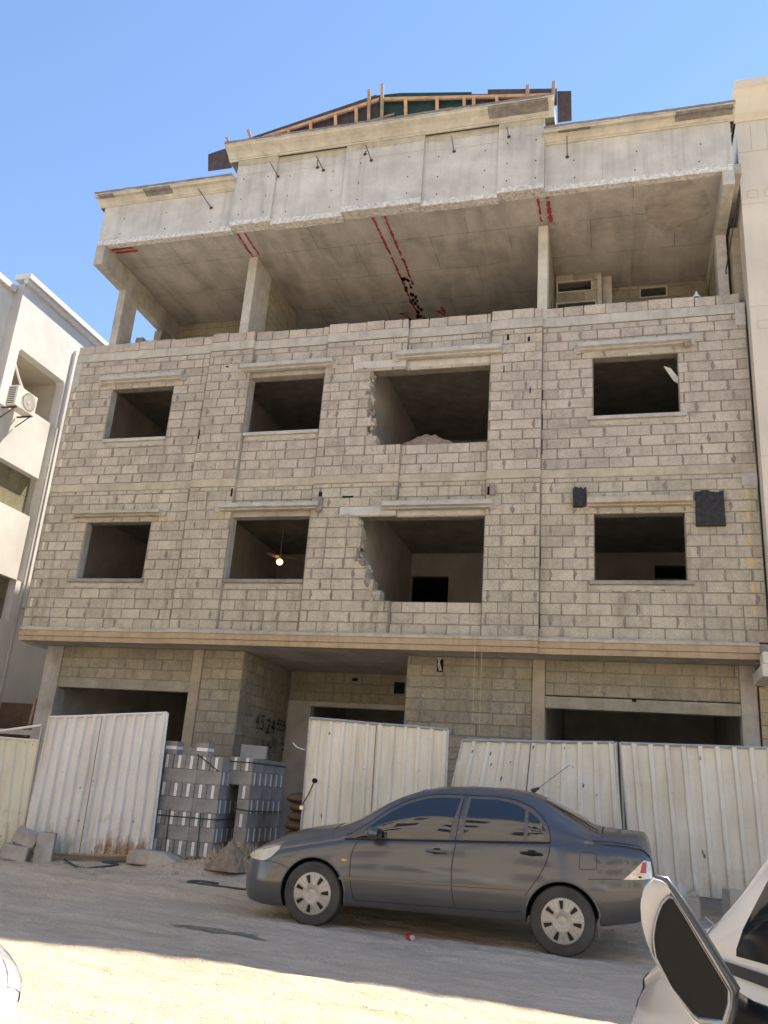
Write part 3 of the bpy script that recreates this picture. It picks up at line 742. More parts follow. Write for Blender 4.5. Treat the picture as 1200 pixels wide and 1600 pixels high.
# ---- top floor
SZ = 12.37
mb = MB(); mb.box((-10.02, -.86, SZ), (3.2, 11.8, SZ + .22)); mb.build('roof_slab', MT['soffit'], BLD)
PAN = [(-10.0, -6.77, -1.0, 12.33, 13.36, 0), (-6.77, -5.86, -1.12, 12.35, 14.02, 1), (-5.86, -4.32, -1.06, 12.31, 14.02, 0), (-4.32, -2.67, -1.12, 12.36, 14.02, 1), (-2.67, -1.17, -1.06, 12.32, 14.02, 0), (-1.17, -.285, -1.12, 12.36, 14.02, 1), (-.285, 3.05, -1.0, 12.36, 13.46, 0)]
for i, (a, b, y, z0, z1, pier) in enumerate(PAN):
    mb = MB(); mb.box((a + .001, y, z0 + .13), (b - .001, -.855, z1), 0)
    n = int((b - a) / .045); rows = []
    for k in range(n + 1):
        x = a + .001 + (b - a - .002) * k / n
        rows.append([(x, -.857, z0 + U(0, .01)), (x, y + .002, z0 + U(-.004, .012)), (x, y - U(0, .012), z0 + .045 + U(-.01, .01)), (x, y - U(0, .010), z0 + .09 + U(-.012, .012)), (x, y + .003, z0 + .135)])
    mb.grid(rows, 1, .5, False); mb.face(rows[0], 1); mb.face(rows[-1], 1)
    # tie holes and shutter joint
    nn = max(2, int(round((b - a) / 1.1))) if not pier or b - a > 1.5 else 2
    for k in range(nn):
        for zz in (z0 + .26, z0 + .66, z0 + 1.16):
            if zz > z1 - .12: continue
            cx = a + (b - a) * (k + .5 + U(-.03, .03)) / nn if nn > 2 else a + (b - a) * ((.2, .82)[k]); cz = zz + U(-.02, .02); r = .014
            mb.face([(cx + r * math.cos(q * PI / 4), y - .003, cz + r * 1.3 * math.sin(q * PI / 4)) for q in range(8)], 2)
    for sx in ([a + (b - a) * .63] if i == 0 else ([a + (b - a) * .32] if i == 6 else [])):
        mb.face([(sx, y - .003, z0 + .14), (sx + .008, y - .003, z0 + .14), (sx + .008, y - .003, z1), (sx, y - .003, z1)], 3)
    if 0 < i < 6:  # level cold joint and rough rendering line
        mb.face([(a + .01, y - .003, 13.62), (b - .01, y - .003, 13.62), (b - .01, y - .003, 13.628), (a + .01, y - .003, 13.628)], 3)
        rough_ribbon(mb, a + .02, b - .02, y - .006, 14.0, 13.86, 4, .02)
    mb.build('roof_panel', [MT['white_conc'], MT['fringe'], MT['hole'], MT['conc'], MT['band']], BLD)

def cornice(x0, x1, yw, z0, dz, out, name, left_cap=True, ups=0.0):
    pr = [(yw, z0), (yw - .03, z0), (yw - .035, z0 + .025), (yw - .06, z0 + .03), (yw - .10, z0 + .07), (yw - .17, z0 + .11), (yw - out + .05, z0 + dz - .10), (yw - out + .02, z0 + dz - .07), (yw - out, z0 + dz - .07), (yw - out, z0 + dz), (yw, z0 + dz + .02), (-.7, z0 + dz + .02), (-.7, z0)]
    mb = MB(); n = max(4, int((x1 - x0) / .2)); rows = []
    for i in range(n + 1):
        x = x0 + (x1 - x0) * i / n
        rows.append([(x, p[0] + U(-.003, .003), p[1] + (U(-.006, .006) if k in (8, 9) else 0)) for k, p in enumerate(pr)])
    mb.grid(rows[:], 0, .5, False)
    mb.poly(rows[0]); mb.poly(rows[-1])
    # weathered grey top edge strip
    for i in range(n):
        a, b = rows[i], rows[i + 1]
        q = [(a[8][0], a[8][1] - .003, a[8][2] + .02 + U(-.012, .012)), (b[8][0], b[8][1] - .003, b[8][2] + .02 + U(-.012, .012)), (b[9][0], b[9][1] - .003, b[9][2] + .002), (a[9][0], a[9][1] - .003, a[9][2] + .002)]
        mb.face(q, 1)
    return mb, pr
def cpatch(mb, xa, xb, pr, k0=4, k1=7):
    rows = []
    for t in np.linspace(0, 1, 9):
        x = xa + (xb - xa) * t + U(-.02, .02)
        rows.append([(x + U(-.01, .01), pr[k][0] - .006, pr[k][1] - .004 + U(-.006, .004)) for k in range(k0, k1 + 1)])
    mb.grid(rows, 1, .5, False)
mb, pr = cornice(-10.12, -6.771, -1.0, 13.34, .20, .30, 'c'); cpatch(mb, -8.9, -8.25, pr); cpatch(mb, -10.05, -9.65, pr, 5, 7); mb.build('roof_cornice', [MT['cream'], MT['cream_grey']], BLD)
mb, pr = cornice(-.284, 3.12, -1.0, 13.43, .20, .30, 'c'); cpatch(mb, 2.1, 3.10, pr); cpatch(mb, .0, .6, pr, 5, 6); mb.build('roof_cornice', [MT['cream'], MT['cream_grey']], BLD)
mb, pr = cornice(-6.98, -.10, -1.12, 14.0, .25, .34, 'c'); cpatch(mb, -1.35, -.20, pr, 4, 7); mb.build('roof_cornice', [MT['cream'], MT['cream_grey']], BLD)
mb = MB(); mb.box((-6.76, -.86, 13.36), (-.29, -.72, 14.0)); mb.box((-10.0, -.855, SZ + .22), (3.05, -.72, 13.35)); mb.box((-9.99, -.72, SZ + .22), (-9.84, 11.7, 13.3)); mb.box((2.9, -.72, SZ + .22), (3.05, 11.7, 13.4))
mb.build('parapet_back', MT['conc'], BLD)
# steel stubs
for (x, z, dx, dz, y) in ((-7.62, 13.38, .30, -.42, -1.02), (-5.95, 13.72, .16, -.27, -1.13), (-4.95, 13.78, .14, -.27, -1.07), (-3.86, 13.82, .10, -.28, -1.13), (-2.1, 13.80, .04, -.26, -1.07), (-1.0, 13.78, .03, -.12, -1.13), (.14, 13.46, 0.0, -.36, -1.01), (-4.9, 13.7, -.05, -.1, -1.07), (-3.83, 13.66, -.08, .06, -1.13)):
    mb = MB(); mb.tube([(x, y - .14, z), (x + dx * .5, y - .10, z + dz * .5), (x + dx, y - .02, z + dz)], .009, 6); mb.box((x + dx - .03, y - .012, z + dz - .03), (x + dx + .03, y - .001, z + dz + .02)); mb.build('steel_stub', MT['rebar'], BLD)
# side beams and columns
for (a, b, z0, y0, y1) in ((-10.02, -9.80, 11.86, -1.0, 6.0), (2.86, 3.06, 12.06, -.996, 2.3)):
    mb = MB(); mb.box((a, y0, z0), (b, y1, SZ - .003), 0, .5, None, ch=.006); mb.build('side_beam', MT['conc'] if a < 0 else MT['hood'], BLD)
for (a, b, y0, y1, z1, m) in ((-9.98, -9.80, .0, .52, 11.86, 'conc'), (-6.80, -6.60, .0, .80, SZ - .004, 'beamcol'), (-.49, -.30, .0, .35, SZ - .004, 'cream'), (2.86, 3.05, .45, .80, 12.06, 'hood')):
    mb = MB(); mb.box((a, y0, 10.2), (b, y1, z1), 0, .5, None, ch=.007); mb.build('column', MT[m], BLD)
RT = [(10.2 + .2 * k, 10.4 + .2 * k) for k in range(10)] + [(12.2, SZ - .004)]
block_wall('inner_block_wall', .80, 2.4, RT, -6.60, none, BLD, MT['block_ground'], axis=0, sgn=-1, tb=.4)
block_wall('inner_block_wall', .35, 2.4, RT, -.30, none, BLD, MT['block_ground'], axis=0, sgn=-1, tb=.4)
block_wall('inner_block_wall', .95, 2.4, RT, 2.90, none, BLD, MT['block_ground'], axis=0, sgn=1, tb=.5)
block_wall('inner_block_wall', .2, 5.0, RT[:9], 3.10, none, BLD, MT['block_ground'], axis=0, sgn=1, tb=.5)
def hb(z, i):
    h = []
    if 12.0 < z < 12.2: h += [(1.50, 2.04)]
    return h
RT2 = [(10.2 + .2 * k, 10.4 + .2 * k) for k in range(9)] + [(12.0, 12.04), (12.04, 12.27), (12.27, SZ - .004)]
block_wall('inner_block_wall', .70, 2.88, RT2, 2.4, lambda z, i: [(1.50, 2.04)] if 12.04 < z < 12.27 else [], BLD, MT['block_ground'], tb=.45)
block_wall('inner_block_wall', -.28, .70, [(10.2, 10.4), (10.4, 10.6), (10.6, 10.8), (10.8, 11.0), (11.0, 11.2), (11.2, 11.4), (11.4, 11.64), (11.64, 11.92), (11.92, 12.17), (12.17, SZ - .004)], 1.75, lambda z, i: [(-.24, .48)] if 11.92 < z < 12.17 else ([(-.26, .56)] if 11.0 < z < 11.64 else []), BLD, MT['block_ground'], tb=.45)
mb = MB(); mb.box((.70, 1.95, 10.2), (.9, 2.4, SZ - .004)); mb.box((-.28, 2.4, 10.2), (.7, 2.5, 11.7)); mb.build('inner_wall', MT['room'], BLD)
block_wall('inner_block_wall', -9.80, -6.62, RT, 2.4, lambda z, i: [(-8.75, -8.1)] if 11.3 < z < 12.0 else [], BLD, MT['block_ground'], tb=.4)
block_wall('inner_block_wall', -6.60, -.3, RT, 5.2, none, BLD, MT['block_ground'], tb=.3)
mb = MB()
for (a, b, c, d, y_) in ((-.26, .50, 11.90, 12.19, 1.75), (1.48, 2.06, 12.02, 12.29, 2.4), (-.27, .58, 11.0, 11.66, 1.75)):
    mb = MB()
    for q in ((a, b, c, c + .03), (a, b, d - .03, d), (a, a + .03, c + .03, d - .03), (b - .03, b, c + .03, d - .03)): mb.box((q[0], y_ - .02, q[2]), (q[1], y_ + .02, q[3]))
    mb.build('window_frame', MT['hood'], BLD); mb = MB()
mb.box((.60, 1.715, 10.4), (.69, 1.745, 12.25)); mb.build('post', MT['hood'], BLD)
# stepped block remains on the left edge
for (y0, y1, zz) in ((.55, 1.6, 3), (1.0, 2.4, 5), (1.7, 2.4, 8)):
    block_wall('inner_block_wall', y0, y1, RT[:zz] if zz == 3 else (RT[3:5] if zz == 5 else RT[5:8]), -9.82, none, BLD, MT['block_ground'], axis=0, sgn=-1, tb=.5)
mb = MB()
for k in range(5): mb.box((-9.7 + k * .42, .24 + U(0, .05), 10.21), (-9.32 + k * .42, .44, 10.43 + (.2 if k in (1, 2) else 0)), 0, U(.3, .7), None, ch=.008)
mb.build('loose_block_row', MT['block'], BLD)
# red setting out paint on soffit, beam and deck
def ribbon(mb, pts, w, z, m=0):
    P = lambda v: (v[0], v[1], z)
    fine = []
    for a, b in zip(pts, pts[1:]):
        for t in np.linspace(0, 1, 14, endpoint=False): fine.append((a[0] + (b[0] - a[0]) * t + U(-.010, .010), a[1] + (b[1] - a[1]) * t))
    fine.append(pts[-1])
    for a, b in zip(fine, fine[1:]):
        if random.random() < .03: continue
        ww = w * U(.45, 1.15); mb.face([P((a[0] - ww / 2, a[1])), P((a[0] + ww / 2, a[1])), P((b[0] + ww / 2, b[1])), P((b[0] - ww / 2, b[1]))], m)
mb = MB(); zr = SZ - .004
def rmark():
    global mb
    mb.build('red_marking', [MT['red'], MT['hole']], BLD); mb = MB()
for pts_, w_ in (([(-3.72, -.84), (-3.70, .0), (-3.66, 1.2), (-3.66, 2.3), (-3.60, 3.0)], .06), ([(-3.47, -.84), (-3.47, .0), (-3.45, .9), (-3.46, 1.6)], .06), ([(-6.72, -.82), (-6.72, -.0)], .05), ([(-6.55, -.82), (-6.55, -.05)], .05), ([(-.42, -.82), (-.42, -.08)], .05), ([(-.24, -.84), (-.24, -.08)], .09)):
    ribbon(mb, pts_, w_, zr); rmark()
for k in range(40):   # dark spilled spots around the red line
    t_ = random.random(); cx = -3.58 + U(-.10, .10); cy = 1.3 + 1.8 * t_; r = U(.015, .05)
    mb.face([(cx + r * U(.5, 1.2) * math.cos(q), cy + r * 2 * U(.5, 1.2) * math.sin(q), zr - .001) for q in (0, 1.1, 2.2, 3.3, 4.4, 5.5)])
o_ = mb.build('dark_spill', MT['hole'], BLD); o_['kind'] = 'stuff'; mb = MB()
mb.box((-9.78, -.80, zr - .001), (-9.25, -.74, zr + .001)); rmark(); mb.box((-9.75, -.70, zr - .001), (-9.2, -.62, zr + .001)); rmark()
Pz = lambda v: (v[0], v[1], zr)
write(mb, '2', (-4.05, 2.72), .34, .3, .05, Pz); write(mb, '4', (-3.15, 2.6), .34, .3, .05, Pz)
mb.build('red_marking', [MT['red'], MT['hole']], BLD)
# pale patch on the right of soffit
mb = MB(); P = []
for k in range(28):
    a = 2 * PI * k / 28; P.append((2.15 + .62 * math.cos(a) * U(.85, 1.1), -.1 + .75 * math.sin(a) * U(.85, 1.1), SZ - .003))
mb.poly(P); mb.build('soffit_patch', MT['conc'], BLD)
# ceiling fan lamp seen through the second lower window
t = thing('ceiling_fan', 'small glowing ceiling fan lamp hanging inside the second lower window', 'ceiling fan', (-6.3, 2.4, 6.87))
mb = MB(); mb.tube([(-6.3, 2.4, 6.87), (-6.3, 2.4, 6.12)], .012, 6); mb.build('rod', MT['fan'], t)
mb = MB()
rows = [[(-6.3 + .075 * math.sin(PI * i / 8) * math.cos(k * PI / 6), 2.4 + .075 * math.sin(PI * i / 8) * math.sin(k * PI / 6), 6.06 + .07 * math.cos(PI * i / 8)) for k in range(12)] for i in range(9)]
mb.grid(rows, 0, .5, True, closed=True); mb.build('lamp_globe', MT['lamp'], t)
for a in (0.1, 2.2, 4.3):
    mb = MB(); M = Matrix.Translation((-6.3, 2.4, 6.16)) @ Matrix.Rotation(a, 4, 'Z') @ Matrix.Rotation(.25, 4, 'X')
    mb.box((.07, -.05, -.006), (.38, .05, .006), 0, .5, M); mb.build('blade', MT['fan'], t)
# rag hanging in upper right window, bag on the parapet, hanging strings
mb = MB(); P = [(1.80, 9.10), (1.92, 9.05), (2.04, 8.86), (2.035, 8.74), (1.96, 8.80), (1.88, 8.95)]
mb.prism(P, 1, .10, .13); single(mb, 'torn_bag', MT['rag'], 'pale torn plastic rag caught in the right upper window opening', 'rag', (2.03, .1, 8.8))
mb = MB(); rows = []
for i in range(6):
    r = (.09, .085, .06, .035, .02, .004)[i]; rows.append([(2.42 + r * math.cos(k * PI / 5) * U(.8, 1.1), .08 + r * math.sin(k * PI / 5), 10.445 + (0, .02, .05, .09, .13, .17)[i]) for k in range(10)])
mb.grid(rows, 0, .5, True, closed=True); single(mb, 'plastic_bag', MT['bluebag'], 'small pale blue plastic bag standing on the right parapet blocks', 'bag', (2.42, .08, 10.44))
for (x, a, b, y) in ((-1.42, 4.5, 2.6, -.26), (-1.30, 4.45, 2.4, -.27)):
    mb = MB(); mb.tube([(x, -.20, a), (x + .005, y, 4.05), (x + .01, y, b)], .0022, 4); single(mb, 'hanging_string', MT['foam_pale'], 'thin pale string hanging down over the ledge, ' + ('left of a pair' if x < -1.35 else 'right of a pair'), 'string', (x, -.2, a), 'strings hanging over the ledge')

# ------------------------------------------------------------------ formwork gable on the roof
FW = thing('formwork_gable', 'timber framed gable shuttering of brown and green plywood standing on the roof cornice', 'formwork', (-3.5, -1.0, 14.25))
def gtop(x):  # top line of the plywood at y=-1.3
    return 14.34 + (x + 7.57) * (15.04 - 14.34) / 4.02 if x < -3.55 else 15.04 + (x + 3.55) * (14.52 - 15.04) / 3.75
def sheet(x0, x1, lo, m, y=-1.12, dt=0.0):
    mb = MB(); tp = .30
    P = lambda x, z: (x, y - (z - 14.2) * .28, z)
    a, b = x0, x1; n = 4
    F1 = [P(a + (b - a) * i / n, gtop(a + (b - a) * i / n) + dt) for i in range(n + 1)]; F0 = [P(a + (b - a) * i / n, lo(a + (b - a) * i / n)) for i in range(n + 1)]
    for i in range(n):
        q = [F0[i], F0[i + 1], F1[i + 1], F1[i]]; r = [(p[0], p[1] + .018, p[2]) for p in q]
        mb.face(q); mb.face(r[::-1]); mb.face([q[3], q[2], r[2], r[3]]); mb.face([q[0], r[0], r[1], q[1]])
    mb.face([F0[0], F1[0], (F1[0][0], F1[0][1] + .018, F1[0][2]), (F0[0][0], F0[0][1] + .018, F0[0][2])]); mb.face([F0[-1], F1[-1], (F1[-1][0], F1[-1][1] + .018, F1[-1][2]), (F0[-1][0], F0[-1][1] + .018, F0[-1][2])])
    return mb.build('plywood_sheet', MT[m], FW)
sheet(-7.56, -7.0, lambda x: 13.98 + .0 * x, 'ply', -1.06); sheet(-6.998, -6.0, lambda x: 14.26, 'ply'); sheet(-5.998, -4.6, lambda x: 14.26, 'ply'); sheet(-4.598, -3.7, lambda x: 14.26, 'ply')
sheet(-3.698, -1.72, lambda x: 14.26, 'ply_green', dt=-.02); sheet(-1.718, -1.40, lambda x: 14.26, 'ply', dt=-.06); sheet(-1.398, -.05, lambda x: 14.26, 'ply', -1.13, dt=.02); sheet(-.048, .22, lambda x: 13.98, 'ply', -1.05, .03)
def fwp(x, z, o=.0): return Vector((x, -1.17 - (z - 14.2) * .28 - o, z))
for (a, b, za, zb) in ((-7.0, -3.62, 14.26, 14.82), (-3.58, -.10, 14.82, 14.38)):
    mb = MB(); p, q = fwp(a, za, .05), fwp(b, zb, .05); d = (q - p)
    for s0, s1 in ((0, 1),):
        u_ = Vector((0, .0, .035)); w_ = Vector((0, .022, 0))
        c = [p - u_ - w_, p - u_ + w_, p + u_ + w_, p + u_ - w_]; e = [v + d for v in c]
        for i in range(4): mb.face([c[i], c[(i + 1) % 4], e[(i + 1) % 4], e[i]])
        mb.face(c); mb.face(e)
    mb.build('timber_rail', MT['timber'], FW)
for (x, ex) in ((-6.9, .10), (-6.4, .10), (-5.6, 0), (-5.1, 0), (-4.55, 0), (-4.1, 0), (-3.84, .10), (-3.56, .14), (-3.05, 0), (-2.4, 0), (-1.85, 0), (-1.66, 0), (-1.2, 0), (-.62, .03), (-.12, .13)):
    zt = gtop(x) - .22 + (0 if not ex else .19 + ex * .6); mb = MB(); lean = -.12 if ex and x < -5 else (.02 if ex else 0)
    p, q = fwp(x - lean * .0, 14.2, .07), fwp(x + lean, zt, .09); w = .032
    c = [p + Vector((s_ * w, t_ * .02, 0)) for s_, t_ in ((-1, -1), (1, -1), (1, 1), (-1, 1))]; e = [q + (v - p) for v in c]
    for i in range(4): mb.face([c[i], c[(i + 1) % 4], e[(i + 1) % 4], e[i]])
    mb.face(e); mb.build('timber_post', MT['timber'] if not ex else MT['timber_old'], FW)
mb = MB(); mb.tube([fwp(-4.8, 14.28, .03), fwp(-3.3, 14.50, .03)], .03, 4); mb.tube([fwp(-3.4, 14.42, .03), fwp(-2.1, 14.44, .03)], .03, 4); mb.build('timber_brace', MT['timber_old'], FW)

# ------------------------------------------------------------------ left neighbour
NL = thing('white_rendered_building', 'white rendered neighbouring building on the left with a recessed balcony', 'building', (-15, 5, 0))
def wall_x(mb, x0, x1, y0, y1, z0, z1, holes, m=0):
    ysn = sorted({y0, y1, *[h[0] for h in holes], *[h[1] for h in holes]}); zsn = sorted({z0, z1, *[h[2] for h in holes], *[h[3] for h in holes]})
    for a, b in zip(ysn, ysn[1:]):
        for c, d in zip(zsn, zsn[1:]):
            my, mz = (a + b) / 2, (c + d) / 2
            if any(h[0] < my < h[1] and h[2] < mz < h[3] for h in holes): continue
            mb.box((x0, a, c), (x1, b, d), m)
mb = MB()
HB = [(.70, 2.52, 9.72, 11.0), (2.30, 2.52, 5.6, 9.72), (.42, 2.30, 7.2, 8.2), (.42, 2.30, 4.6, 5.6)]
wall_x(mb, -13.25, -13.0, .40, 12.0, 0, 12.6, HB)
# curved upper corners of the recess
for (yc, s_) in ((.70, 1), (2.52, -1)):
    P = [(yc, 11.0)] + [(yc + s_ * .12 * (1 - math.sin(a)), 11.0 - .12 * (1 - math.cos(a))) for a in np.linspace(0, PI / 2, 8)]
    mb.prism(P, 0, -13.25, -13.003)
mb.build('wall', MT['plaster'], NL)
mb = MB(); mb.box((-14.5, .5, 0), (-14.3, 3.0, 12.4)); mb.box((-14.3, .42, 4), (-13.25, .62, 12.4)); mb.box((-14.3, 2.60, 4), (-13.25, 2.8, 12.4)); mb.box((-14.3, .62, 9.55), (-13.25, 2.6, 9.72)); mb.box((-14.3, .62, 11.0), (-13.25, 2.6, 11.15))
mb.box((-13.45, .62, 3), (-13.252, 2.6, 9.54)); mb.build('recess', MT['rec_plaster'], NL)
mb = MB(); mb.box((-14.298, 1.62, 10.0), (-14.27, 1.9, 10.45)); mb.build('vent_opening', MT['hole'], NL)
mb = MB()
MT['tiles'] = block_mat('olive tiles', (0.23, 0.22, 0.16), (0.30, 0.28, 0.20), (0.34, 0.32, 0.24), .3)
for zb in (7.2, 4.6):
    mb = MB()
    for i in range(5):
        for k in range(2):
            mb.box((-13.262, .425 + i * .375, zb + k * .5 + .004), (-13.21, .425 + i * .375 + .368, zb + (k + 1) * .5 - .004), 0, U(.2, .8))
    mb.build('tile_band', MT['tiles'], NL)
mb = MB(); mb.box((-13.0, 2.62, 5), (-12.93, 2.82, 12.0)); mb.build('corner_strip', MT['plaster'], NL)
mb = MB(); mb.box((-13.02, .36, 12.6), (-12.9, 12.1, 12.72)); mb.box((-13.3, .34, 12.72), (-12.84, 12.1, 12.86)); mb.build('parapet_coping', MT['plaster'], NL)
mb = MB(); mb.box((-13.5, -8, 0), (-13.28, .395, 12.35)); mb.build('wall', MT['plaster'], NL)
mb = MB(); mb.box((-13.5, -8, 12.35), (-13.16, .33, 12.5)); mb.build('parapet_coping', MT['plaster'], NL)
mb = MB(); mb.box((-26, -8, 12.3), (-13.5, .3, 12.4)); mb.box((-26, .34, 12.55), (-13.3, 12, 12.6)); mb.box((-26, -8, 0), (-25.8, 12, 12.3)); mb.box((-25.8, -8.01, 0), (-13.5, -7.8, 12.3)); mb.box((-25.8, 11.8, 0), (-13.3, 12, 12.5)); mb.build('roof', MT['plaster_grey'], NL)
mb = MB(); mb.box((-13.3, .385, 0), (-12.995, .399, 12.6)); mb.box((-12.999, 2.525, 0), (-12.96, 2.6, 9.7)); mb.build('reveal_strip', MT['plaster_grey'], NL)
# air conditioner
AC = thing('air_conditioner', 'small cream outdoor air conditioner bracketed to the white wall beside the balcony recess', 'air conditioner', (-12.7, .95, 9.05))
MA = Matrix.Translation((-12.70, .82, 9.34)) @ Matrix.Scale(.82, 4)
mb = MB(); mb.box((-.17, -.44, 0), (.17, .44, .62), 0, .5, MA, ch=.015); mb.build('casing', MT['ac'], AC)
mb = MB()
for k in range(9): mb.box((-.12, -.446, .05 + k * .06), (.12, -.438, .085 + k * .06), 0, .5, MA)
mb.build('side_louvre', MT['ac_dark'], AC)
def disc_x(mb, cx, cy, cz, r, n=28, m=0, r0=0.0):
    for k in range(n):
        a, b = 2 * PI * k / n, 2 * PI * (k + 1) / n
        if r0: mb.face([(cx, cy + r0 * math.cos(a), cz + r0 * math.sin(a)), (cx, cy + r * math.cos(a), cz + r * math.sin(a)), (cx, cy + r * math.cos(b), cz + r * math.sin(b)), (cx, cy + r0 * math.cos(b), cz + r0 * math.sin(b))], m)
        else: mb.face([(cx, cy, cz), (cx, cy + r * math.cos(a), cz + r * math.sin(a)), (cx, cy + r * math.cos(b), cz + r * math.sin(b))], m)
mb = MB(); fx, fy, fz = -12.70 + .143, .82 + .066, 9.34 + .255
disc_x(mb, fx, fy, fz, .205, m=0)
for r in (.04, .08, .12, .16): disc_x(mb, fx + .012, fy, fz, r + .005, m=1, r0=r)
disc_x(mb, fx + .016, fy, fz, .03, m=1); disc_x(mb, fx + .018, fy, fz, .22, m=2, r0=.202); mb.build('fan_grille', [MT['ac_fan'], MT['ac'], MT['ac_dark']], AC)
for yy in (-.33, .33):
    mb = MB(); mb.box((-.34, yy - .02, -.04), (.17, yy + .02, -.002), 0, .5, MA); mb.tube([MA @ Vector((.12, yy, -.03)), MA @ Vector((-.33, yy, -.34))], .014, 6); mb.build('bracket', MT['rebar'], AC)
mb = MB(); mb.tube([(-12.8, 1.2, 9.68), (-12.9, 1.05, 9.95), (-13.02, .9, 10.3), (-13.1, .78, 10.6)], .03, 8); mb.build('pipe', MT['pipe'], AC)

# low shed between
SH = thing('low_shed', 'low dark shed with a thin metal roof between the left building and the block building', 'shed', (-11.6, 1.2, 0))
mb = MB(); mb.box((-12.95, 2.6, 0), (-10.4, 2.8, 2.75)); mb.build('wall', MT['sack'], SH)
mb = MB(); mb.box((-12.9, 1.4, 0), (-12.75, 2.6, 1.9)); mb.box((-12.7, 2.3, 0), (-10.45, 2.5, 1.95)); mb.build('inner_wall', MT['conc_dark'], SH)
mb = MB(); mb.box((-12.95, .9, 2.04), (-10.4, 2.3, 2.08)); mb.box((-12.95, .88, 1.98), (-10.4, .92, 2.05)); mb.build('roof', MT['hood'], SH)
mb = MB(); mb.tube([(-10.85, 1.0, 1.95), (-10.78, .98, 2.75)], .035, 8); single(mb, 'rusty_post', MT['timber_old'], 'rusty brown post sticking up beside the low shed roof', 'post', (-10.85, 1.0, 1.95))

# ------------------------------------------------------------------ right neighbour
NR = thing('cream_rendered_building', 'smooth cream rendered neighbouring building at the right edge', 'building', (8, 3, 0))
mb = MB(); mb.box((3.255, -.30, 3.62), (13, 12, 14.0)); mb.build('wall', MT['neigh_cream'], NR)
mb = MB()
n = 14; pr = [(-.30, 14.0), (-.33, 14.0), (-.36, 14.04), (-.45, 14.10), (-.60, 14.28), (-.72, 14.42), (-.78, 14.44), (-.78, 14.58), (-.3, 14.6), (.3, 14.6), (.3, 14.0)]
rows = [[(3.21 if i == 0 else 13, p[0], p[1]) for p in pr] for i in range(2)]
mb.grid(rows, 0, .5, False); mb.poly(rows[0]); mb.poly(rows[1]); mb.build('cornice', MT['neigh_cream'], NR)
mb = MB()
for k in range(9): x = 3.5 + k * .28; mb.box((x, -.306, 13.32), (x + .008, -.299, 13.95))
for z in (13.30, 12.12, 9.95, 7.1): mb.box((3.26, -.306, z), (13, -.299, z + .01))
for z in (12.25, 9.5):
    for k in range(7):
        x = 3.36 + k * .30
        for q in ((x, x + .19, z, z + .008), (x, x + .19, z + .16, z + .168), (x, x + .008, z + .008, z + .16), (x + .182, x + .19, z + .008, z + .16)): mb.box((q[0], -.306, q[2]), (q[1], -.299, q[3]))
mb.build('incised_line', MT['rec_plaster'], NR)
mb = MB(); mb.box((3.0, -.6, 3.42), (13, .449, 3.615), 0, .5, None, ch=.01); mb.box((3.02, -.58, 3.62), (3.8, -.302, 3.80), 0, .5, None, ch=.01); mb.build('slab_edge', MT['neigh_cream'], NR)
mb = MB()
for r in range(17):
    x = 3.08 - (.2 if r % 2 else 0)
    while x < 6:
        l = max(3.08, x); mb.box((l, .40 + U(0, .004), r * .2 + .004), (min(6, x + .4) - .006, .6, r * .2 + .196), 0, U(.3, .8)); x += .4
mb.build('block_wall', block_mat('cream blocks', (0.42, 0.37, 0.28), (0.52, 0.46, 0.35), (0.55, 0.48, 0.36), .2), NR)
mb = MB(); mb.box((2.97, -2.2, 2.28), (5.2, .2, 2.33)); mb.box((3.1, -2.2, 2.20), (3.16, .2, 2.28)); single(mb, 'awning_frame', MT['chrome'], 'low grey metal canopy edge behind the right end of the fence', 'canopy', (4, -1, 2.28))
mb = MB(); mb.tube([(4.9, -2.1, 0), (4.9, -2.1, 2.28)], .03, 8); mb.build('post', MT['chrome'], bpy.data.objects['awning_frame'])
mb = MB(); mb.tube([(3.1, -1.0, 11.8), (3.0, .4, 11.2), (3.06, .9, 10.9)], .012, 6); mb.build('cable', MT['rebar'], BLD)

# ------------------------------------------------------------------ buildings across the street, behind the camera
for (x0, x1, h, lab) in ((-30, -.5, 17.5, 'sand coloured building across the street with rows of windows, seen reflected in the car glass'), (1.0, 20, 10.5, 'lower sand coloured building across the street beside the taller one')):
    OP = thing('apartment_building', lab, 'building', ((x0 + x1) / 2, -26, 0))
    mb = MB(); mb.box((x0, -36, 0), (x1, -24.0, h)); mb.box((x0 - .2, -36.2, h), (x1 + .2, -23.7, h + .4)); mb.build('wall', MT['opp'], OP)
    for z in np.arange(1.2, h - 1.5, 3.3):
        for x in np.arange(x0 + 1.5, x1 - 1.5, 2.9):
            mb = MB(); mb.box((x, -24.05, z), (x + 1.3, -23.97, z + 1.5)); mb.build('window', MT['opp_win'], OP)

exec_cars = True
